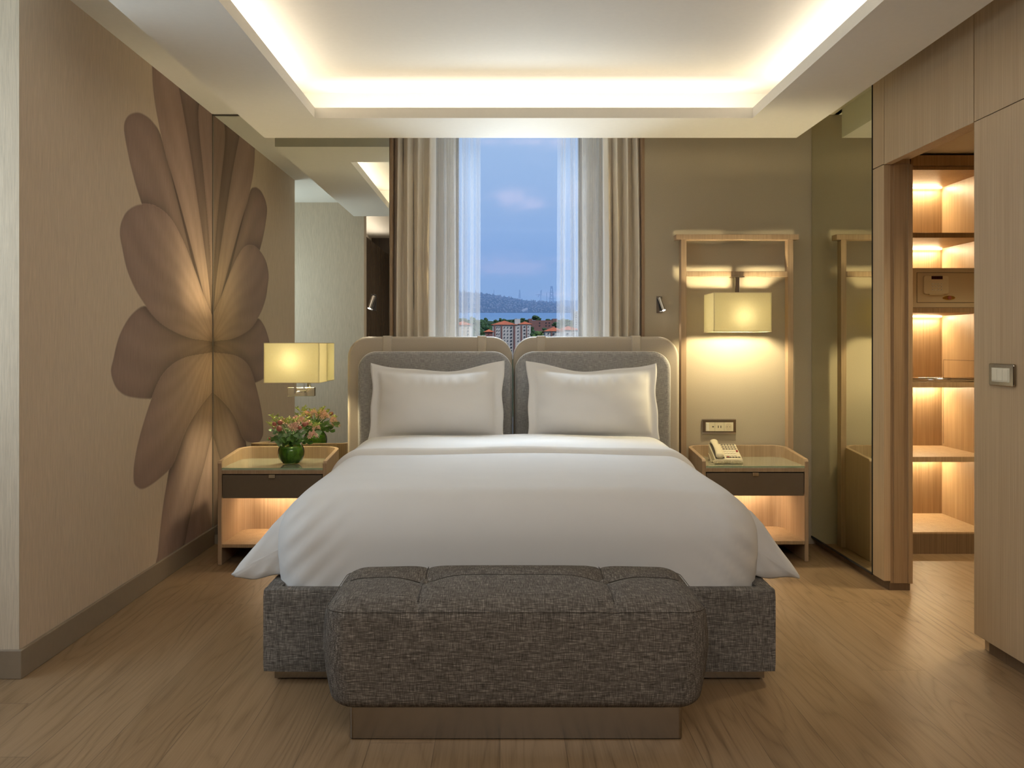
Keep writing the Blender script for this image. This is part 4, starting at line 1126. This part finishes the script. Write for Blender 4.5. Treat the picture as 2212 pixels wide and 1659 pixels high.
# ------------------------------------------------------------------ vase and flowers
def flowers():
    vx, vy, vz = PX(629, 5.15), 5.15, .5265
    v = thing('vase', (vx, vy, vz), 'round green glass bowl vase on the left bedside table', 'vase')
    R = .074
    prof = [(.030, 0), (.050, .006)]
    for k in range(1, 15):
        a = -1.05+k*(2.0/14); prof.append((R*math.cos(a), .064+R*.98*math.sin(a)))
    prof += [(.043, .128), (.047, .136)]
    obj('glass_bowl', MB().lathe([(.0001, 0)]+prof, (vx, vy, vz), 40), 'vase_glass', v, smooth=True)
    inner = [(.0001, .006)] + [(max(.001, r-.005), max(z, .006)) for r, z in prof if z < .100] + [(.0001, .100)]
    obj('water_and_leaves', MB().lathe(inner, (vx, vy, vz), 32), 'vase_water', v, smooth=True)
    rnd = random.Random(11)
    def leaf(m, p, d, L, w, n=Vector((0, 0, 1)), fold=.2, seg=5):
        d = d.normalized(); s = d.cross(n)
        s = s.normalized() if s.length > 1e-4 else Vector((1, 0, 0)); n2 = s.cross(d)
        vs = []
        for i in range(seg+1):
            t = i/seg; ww = w*math.sin(PI*min(1, t*.92+.04))**.8; c = p + d*L*t - n2*(.15*L*t*t)
            vs += [c - s*ww/2 + n2*fold*ww, c, c + s*ww/2 + n2*fold*ww]
        fs = []
        for i in range(seg):
            a = i*3; fs += [(a, a+1, a+4, a+3), (a+1, a+2, a+5, a+4)]
        m.add(vs, fs)
    def stem(p, top):
        q = p + Vector((rnd.uniform(-.01, .01), rnd.uniform(-.01, .01), 0)); mid = (q+top)/2 + Vector(((top.x-vx)*-.12, (top.y-vy)*-.12, .01))
        return MB().tube([q, mid, top], .0017, 6), mid
    O = Vector((vx, vy, vz+.10))
    def tip(px, py, Y): return Vector((PX(px, Y), Y, PZ(py, Y)))
    G = 'flowers in the green vase'
    # pink blossoms
    for px, py, Y, r in ((634, 925, 5.11, .036), (650, 912, 5.17, .034), (676, 942, 5.13, .034), (664, 917, 5.22, .032), (612, 914, 5.19, .030), (683, 925, 5.22, .028), (640, 908, 5.24, .03)):
        c = tip(px, py, Y); t = thing('pink_blossom', tuple(O), 'ruffled pink blossom in the vase bouquet', 'flower', G)
        sm, mid = stem(O, c); obj('stem', sm, 'stem_green', t, smooth=True)
        m = MB()
        for k in range(95):
            a = rnd.random()*2*PI; e = rnd.uniform(-.25, 1)*PI/2
            d = Vector((math.cos(a)*math.cos(e), math.sin(a)*math.cos(e), math.sin(e)))
            leaf(m, c+d*r*rnd.uniform(.3, .6), d+Vector((rnd.uniform(-.5, .5), rnd.uniform(-.5, .5), rnd.uniform(-.5, .5))), r*rnd.uniform(.35, .55), r*.24, Vector((rnd.uniform(-1, 1), rnd.uniform(-1, 1), .5)), .35, 3)
        obj('petals', m, 'blossom_pink', t)
    # berries
    for px, py, Y, r in ((603, 926, 5.08, .0165), (593, 916, 5.12, .013), (605, 913, 5.13, .015), (658, 917, 5.09, .013), (648, 924, 5.08, .0125), (663, 915, 5.11, .011), (582, 947, 5.11, .007), (592, 922, 5.16, .010)):
        c = tip(px, py, Y); t = thing('berry_sprig', tuple(O), 'round dark red berry on a stem in the vase bouquet', 'berry', G)
        sm, mid = stem(O, c); obj('stem', sm, 'stem_green', t, smooth=True)
        obj('berry', MB().lathe([(max(.0001, r*math.sin(PI*k/10)), -r*math.cos(PI*k/10)) for k in range(11)], tuple(c), 18), 'berry_red', t, smooth=True)
    # leafy sprigs
    spots = [(620, 935, 5.07), (632, 945, 5.06), (598, 940, 5.10), (612, 950, 5.08), (645, 940, 5.08), (660, 950, 5.12), (590, 930, 5.16), (640, 955, 5.10), (655, 935, 5.16), (670, 955, 5.15), (604, 958, 5.12), (625, 925, 5.14), (690, 935, 5.2), (582, 945, 5.13)]
    for i, (px, py, Y) in enumerate(spots):
        c = tip(px, py, Y); t = thing('leafy_sprig', tuple(O), 'round-leaved green sprig in the vase bouquet', 'leaf sprig', G)
        sm, mid = stem(O, c); obj('stem', sm, 'stem_green', t, smooth=True)
        m = MB()
        for k in range(9):
            a = rnd.random()*2*PI; p = mid.lerp(c, rnd.uniform(.3, 1.0))
            d = Vector((math.cos(a), -abs(math.sin(a))*.8, rnd.uniform(-.5, .6)))
            leaf(m, p, d, rnd.uniform(.022, .034), rnd.uniform(.018, .028), Vector((rnd.uniform(-.5, .5), -1, rnd.uniform(0, 1))), .12, 5)
        obj('leaves', m, 'leaf_pale' if i % 2 == 0 else 'leaf_green', t, smooth=True)
    # lime spikes
    for i, (px, py, Y) in enumerate([(588, 904, 5.10), (597, 897, 5.13), (612, 905, 5.12), (624, 902, 5.14), (633, 906, 5.10), (643, 903, 5.16), (655, 896, 5.19), (665, 903, 5.17), (672, 912, 5.19), (621, 911, 5.2), (603, 908, 5.2), (690, 915, 5.22), (580, 915, 5.14), (584, 896, 5.17), (650, 906, 5.23)]):
        c = tip(px, py, Y); t = thing('lime_sprig', tuple(O), 'feathery lime green sprig at the top of the vase bouquet', 'sprig', G)
        sm, mid = stem(O, c); obj('stem', sm, 'stem_green', t, smooth=True)
        m = MB()
        for k in range(16):
            a = rnd.random()*2*PI; d = Vector((math.cos(a)*.8, math.sin(a)*.8, rnd.uniform(.1, 1.1)))
            leaf(m, mid.lerp(c, rnd.uniform(.65, 1.0)), d, rnd.uniform(.012, .026), .0055, Vector((0, -1, .3)), .1, 3)
        obj('spikes', m, 'spike_lime', t)
flowers()

# ------------------------------------------------------------------ the town and the strait outside
def P3(px, py, Y): return (PX(px, Y), Y, PZ(py, Y))
def hip_roof(m, x0, x1, y0, y1, z, h):
    w = min(x1-x0, y1-y0)/2
    if x1-x0 > y1-y0: a, b = (x0+w, (y0+y1)/2, z+h), (x1-w, (y0+y1)/2, z+h)
    else: a, b = ((x0+x1)/2, y0+w, z+h), ((x0+x1)/2, y1-w, z+h)
    v = [(x0, y0, z), (x1, y0, z), (x1, y1, z), (x0, y1, z), a, b]
    if x1-x0 > y1-y0: f = [(0, 1, 5, 4), (1, 2, 5), (2, 3, 4, 5), (3, 0, 4), (0, 3, 2, 1)]
    else: f = [(0, 1, 4), (1, 2, 5, 4), (2, 3, 5), (3, 0, 4, 5), (0, 3, 2, 1)]
    return m.add(v, f)
def building(Y, blocks, wall, label, win, cat='building', name='apartment_building', stripes=(), zg=-45):
    bx = blocks[0]; t = thing(name, (PX((bx[0]+bx[1])/2, Y), Y, zg), label, cat)
    for ib, (a, b, eave, apex, dep, roof) in enumerate(blocks):
        Yb = Y - .12*ib
        x0, x1 = PX(a, Y), PX(b, Y); z = PZ(eave, Y)
        obj('wall', B(x0, x1, Yb, Yb+dep, zg-.1*ib, z), wall, t)
        if roof: obj('roof', hip_roof(MB(), x0-.9, x1+.9, Y-.9, Y+dep+.9, z, PZ(apex, Y)-z), 'city_roof', t)
    for (a, b, top) in stripes:
        obj('brown_bay', B(PX(a, Y), PX(b, Y), Y-.5, Y+.5, zg, PZ(top, Y)), 'city_brown', t)
    for (cx, w, rows, y0, dy, h) in win:
        for r in range(rows):
            x = PX(cx, Y); zz = PZ(y0+dy*r, Y); ww = w*Y/F*.38; hh = h*Y/F*.36
            f = obj('window', B(x-ww, x+ww, Y-.62, Y+.1, zz-hh, zz+hh), 'city_window', t)
    return t
building(450, [(1064, 1115, 701.5, 692, 16, True), (1112, 1124, 689, 0, 14, False), (1122, 1146.5, 700.5, 694, 16, True)], 'city_wall',
         'pale apartment block with orange hipped roof and central tower, middle of the window view',
         [(1074, 2.4, 9, 706.5, 7.2, 2.6), (1078.5, 1.8, 9, 706.5, 7.2, 2.6), (1090, 2.2, 9, 707, 7.2, 3), (1097, 2, 12, 707, 7.2, 3), (1104.5, 4.2, 12, 707, 7.2, 4), (1119.5, 2.2, 14, 700.5, 7.2, 3), (1133, 4.2, 10, 706, 7.2, 4), (1141.5, 2.0, 5, 706, 7.2, 2.6)],
         stripes=[(1067, 1070.5, 703), (1082, 1085, 703), (1109, 1113, 703), (1124.5, 1128, 703), (1136.5, 1138.5, 703)])
building(700, [(1142, 1206, 692, 0, 30, False), (1142, 1150, 688.5, 0, 20, False), (1194, 1204, 688.5, 0, 20, False)], 'city_brown', 'long flat-roofed dark red brick building seen behind the pale block',
         [(1180, 3, 2, 697, 6, 2.5), (1187, 3, 2, 697, 6, 2.5), (1166, 3, 2, 697, 6, 2.5)], name='brick_building', zg=-30)
building(420, [(1178, 1216, 715.5, 706, 16, True), (1206, 1252, 713, 704, 16, True)], 'city_wall', 'apartment block with an orange roof at the lower right of the window view',
         [(1185, 3, 4, 720, 7, 3), (1196, 5, 4, 721, 7, 4), (1212, 3, 4, 720, 7, 3), (1226, 5, 4, 721, 7, 4), (1240, 3, 4, 720, 7, 3)], stripes=[(1190, 1193, 717)])
building(440, [(980, 1018, 702, 693, 16, True)], 'city_cream', 'cream building with an orange roof seen through the left sheer curtain',
         [(988, 3, 5, 708, 7, 3), (1000, 4, 5, 708, 7, 3), (1011, 3, 5, 708, 7, 3)])
building(430, [(1048, 1064, 717, 711, 12, True)], 'city_brown', 'low reddish house at the left foot of the pale block', [(1056, 2, 1, 721, 6, 2)], name='house')
building(620, [(1241, 1254, 672, 0, 14, False)], 'city_wall', 'slim grey tower block seen through the right sheer curtain',
         [(1244, 2.5, 9, 676, 5, 2), (1250, 2.5, 9, 676, 5, 2)], name='tower_block')

def tree(px, py, Y, rpx, hpx, light_, label, group, seed):
    rnd = random.Random(seed); k = Y/F; c = Vector(P3(px, py, Y)); r = rpx*k; h = hpx*k
    t = thing('tree', (c.x, Y, c.z-h*1.9), label, 'tree', group)
    bm = bmesh.new()
    for q in range(9):
        s = bmesh.ops.create_icosphere(bm, subdivisions=2, radius=1)
        rr = r*rnd.uniform(.42, .66); off = Vector((rnd.uniform(-.5, .5)*r, rnd.uniform(-.4, .4)*r, rnd.uniform(-.75, .35)*h))
        for v in s['verts']:
            v.co = c + off + Vector((v.co.x*rr, v.co.y*rr, v.co.z*rr*h/r*.62))*rnd.uniform(.82, 1.12)
    bm.verts.index_update(); m = MB().add([v.co[:] for v in bm.verts], [tuple(v.index for v in f.verts) for f in bm.faces]); bm.free()
    obj('crown', m, 'tree_crown_light' if light_ else 'tree_crown', t)
    obj('trunk', MB().tube([(c.x, Y, c.z-h*1.9), (c.x, Y, c.z)], r*.1, 6), 'trunk_brown', t)
i = 0
for (px, py, Y, r, h, l) in [(1043, 700, 520, 10, 16, 0), (1055, 705, 500, 10, 16, 0), (1066, 706, 530, 9, 14, 0), (1040, 716, 470, 12, 16, 0), (1056, 726, 470, 12, 14, 0), (1030, 700, 540, 9, 14, 0), (1020, 692, 600, 8, 11, 0), (1048, 691, 560, 7, 8, 0)]:
    i += 1; tree(px, py, Y, r, h, l, 'dark dense tree in the clump left of the pale block', 'dark trees left of the pale block', i)
for (px, py, Y, r, h, l) in [(1081, 690, 700, 5, 6, 0), (1099, 692, 720, 6, 5, 0), (1129, 690, 730, 7, 6, 0), (1137, 692, 740, 6, 5, 0), (1112, 691, 760, 6, 5, 0), (1090, 692, 740, 6, 5, 0), (1071, 694, 700, 6, 6, 0)]:
    i += 1; tree(px, py, Y, r, h, l, 'small dark tree rising behind the orange roofs', 'trees behind the orange roofs', i)
tree(1160, 687, 740, 11, 9, 0, 'broad dark tree rising behind the brick building', None, 51)
tree(1186, 692, 760, 8, 5, 0, 'low dark tree behind the right end of the brick building', None, 52)
for (px, py, Y, r, h, l) in [(1153, 716, 440, 9, 12, 0), (1164, 722, 430, 10, 11, 1), (1173, 724, 440, 8, 10, 1), (1155, 730, 430, 11, 12, 1), (1148, 712, 460, 7, 10, 0), (1176, 713, 480, 7, 8, 0)]:
    i += 1; tree(px, py, Y, r, h, l, 'green tree between the pale block and the right orange-roofed block', 'trees between the apartment blocks', i)
for (px, py, Y, r, h, l) in [(1222, 696, 650, 12, 10, 0), (1200, 700, 640, 9, 8, 0), (1258, 700, 650, 14, 12, 0), (1000, 690, 650, 14, 10, 0), (980, 692, 650, 12, 10, 0)]:
    i += 1; tree(px, py, Y, r, h, l, 'dark tree seen through a sheer curtain above the roofs', 'trees seen through the sheer curtains', i)

def landscape():
    # ground rising from the town to the shore
    def g(a, b):
        Y = 120 + (1190-120)*b; y = 900-(900-694)*min(1, b*1.25)**.6
        return (PX(500+1200*a, Y)*1.0, Y, PZ(y, Y)+2*math.sin(a*40)*math.sin(b*25))
    m = MB().grid(g, 60, 60); tag(struct('ground', m, 'ground_green', smooth=True), 'dark green ground below the town', 'ground', kind='structure')
    m = MB().add([P3(300, 691.5, 1180), P3(1900, 691.5, 1180), P3(1900, 676, 2620), P3(300, 676, 2620)], [(0, 1, 2, 3)])
    tag(struct('sea', m, 'sea_water'), 'pale blue strait between the town and the far hills', 'sea', kind='structure')
    crest = [(300, 640), (700, 640), (900, 628), (990, 630), (1040, 635), (1060, 637), (1075, 640), (1100, 644), (1120, 649), (1150, 652), (1175, 653), (1195, 655), (1210, 660), (1235, 668), (1260, 680), (1400, 684), (1900, 680)]
    cx = [c[0] for c in crest]; cyy = [c[1] for c in crest]
    def h(a, b):
        px = 300+1600*a; top = np.interp(px, cx, cyy) + 1.0*math.sin(px*.5)+.8*math.sin(px*1.3+2)
        Y = 2600+900*b; y = 679-(679-top)*math.sin(b*PI/2)
        return (PX(px, Y), Y, PZ(y, Y)+ (5*math.sin(px*.8+b*30)+4*math.sin(px*.33+b*50))*(.3+b)*.6)
    m = MB().grid(h, 500, 26); tag(struct('hill', m, 'hill_cover', smooth=True), 'hazy built-up hill across the water', 'hill', kind='structure')
    # farther pale ridge
    def h2(a, b):
        px = 700+900*a; Y = 4250+1350*b; y = 670-(670-(651+2.5*math.sin(px*.05)+1.0*math.sin(px*.21)))*math.sin(b*PI/2)
        return (PX(px, Y), Y, PZ(y, Y))
    m = MB().grid(h2, 160, 6); tag(struct('hill.001', m, 'hill_cover', smooth=True), 'very pale far ridge behind the built-up hill', 'hill', kind='structure')
    # houses on the far hill: more than one could count
    m = MB(); rr = random.Random(5)
    for q in range(1300):
        px = rr.uniform(960, 1290); b = rr.random()**.7*.95
        x, Y, z = h((px-300)/1600, b); s = rr.uniform(1.0, 2.8)
        m.box(x-s, x+s, Y-4, Y+4, z-2, z+rr.uniform(1.5, 3.2))
    tag(obj('hillside_houses', m, 'house_dim'), 'tiny pale houses scattered over the hazy far hill', 'houses', kind='stuff')
    # shore: ferry pier
    m = MB().tube([P3(1128, 672, 2590), P3(1136, 668.5, 2590), P3(1140, 668, 2590)], 4, 6)
    tag(obj('pier_roof', m, 'city_wall'), 'white sweeping pier roof on the far shore', 'pier')
    # cranes and towers far behind
    def mast(px, base, top, wpx, label, jib=None, Y=4600):
        t = thing('port_crane', P3(px, base, Y), label, 'crane'); k = Y/F; w = wpx*k/2; x, _, z0 = P3(px, 667, Y); z1 = PZ(top, Y)
        m = MB(); nseg = 6
        for sx in (-1, 1):
            for sy in (-1, 1): m.tube([(x+sx*w*1.6, Y+sy*w, z0), (x+sx*w*.5, Y+sy*w*.5, z1)], w*.28, 4)
        for q in range(nseg):
            za = z0+(z1-z0)*q/nseg; zb_ = z0+(z1-z0)*(q+1)/nseg; wa = w*(1.6-1.1*q/nseg); wb = w*(1.6-1.1*(q+1)/nseg)
            m.tube([(x-wa, Y, za), (x+wb, Y, zb_)], w*.22, 4).tube([(x+wa, Y, za), (x-wb, Y, zb_)], w*.22, 4)
        obj('mast', m, 'crane_grey', t)
        if jib:
            m = MB()
            for (a, b_, c, d) in jib: m.tube([P3(a, b_, Y), P3(c, d, Y)], 1.6, 4)
            obj('jib', m, 'crane_grey', t)
    mast(1067, 640, 626, 1.6, 'thin pale mast on the far hill at the left of the view')
    mast(1122.5, 652, 626, 3.0, 'pale harbour crane rising behind the middle of the far hill', [(1119, 638, 1126, 638), (1120, 642, 1125, 642)])
    mast(1168, 654, 628, 2.0, 'slanting harbour crane left of the tall derrick', [(1158, 637, 1170, 636), (1168, 640, 1170, 626), (1162, 642, 1166, 636)])
    mast(1181, 654, 632, 1.6, 'small crane just left of the tall derrick')
    mast(1191.5, 656, 618, 6.5, 'tall broad derrick tower on the skyline at the right of the view', [(1188, 619, 1194, 619), (1186, 632, 1197, 632), (1184, 645, 1200, 645)])
    # haze over the strait
    m = B(-2500, 2500, 1250, 4900, -100, 520)
    o = obj('haze', m, 'sea_haze'); tag(o, 'blue sea haze between the town and the far hills', 'haze', kind='stuff')
landscape()
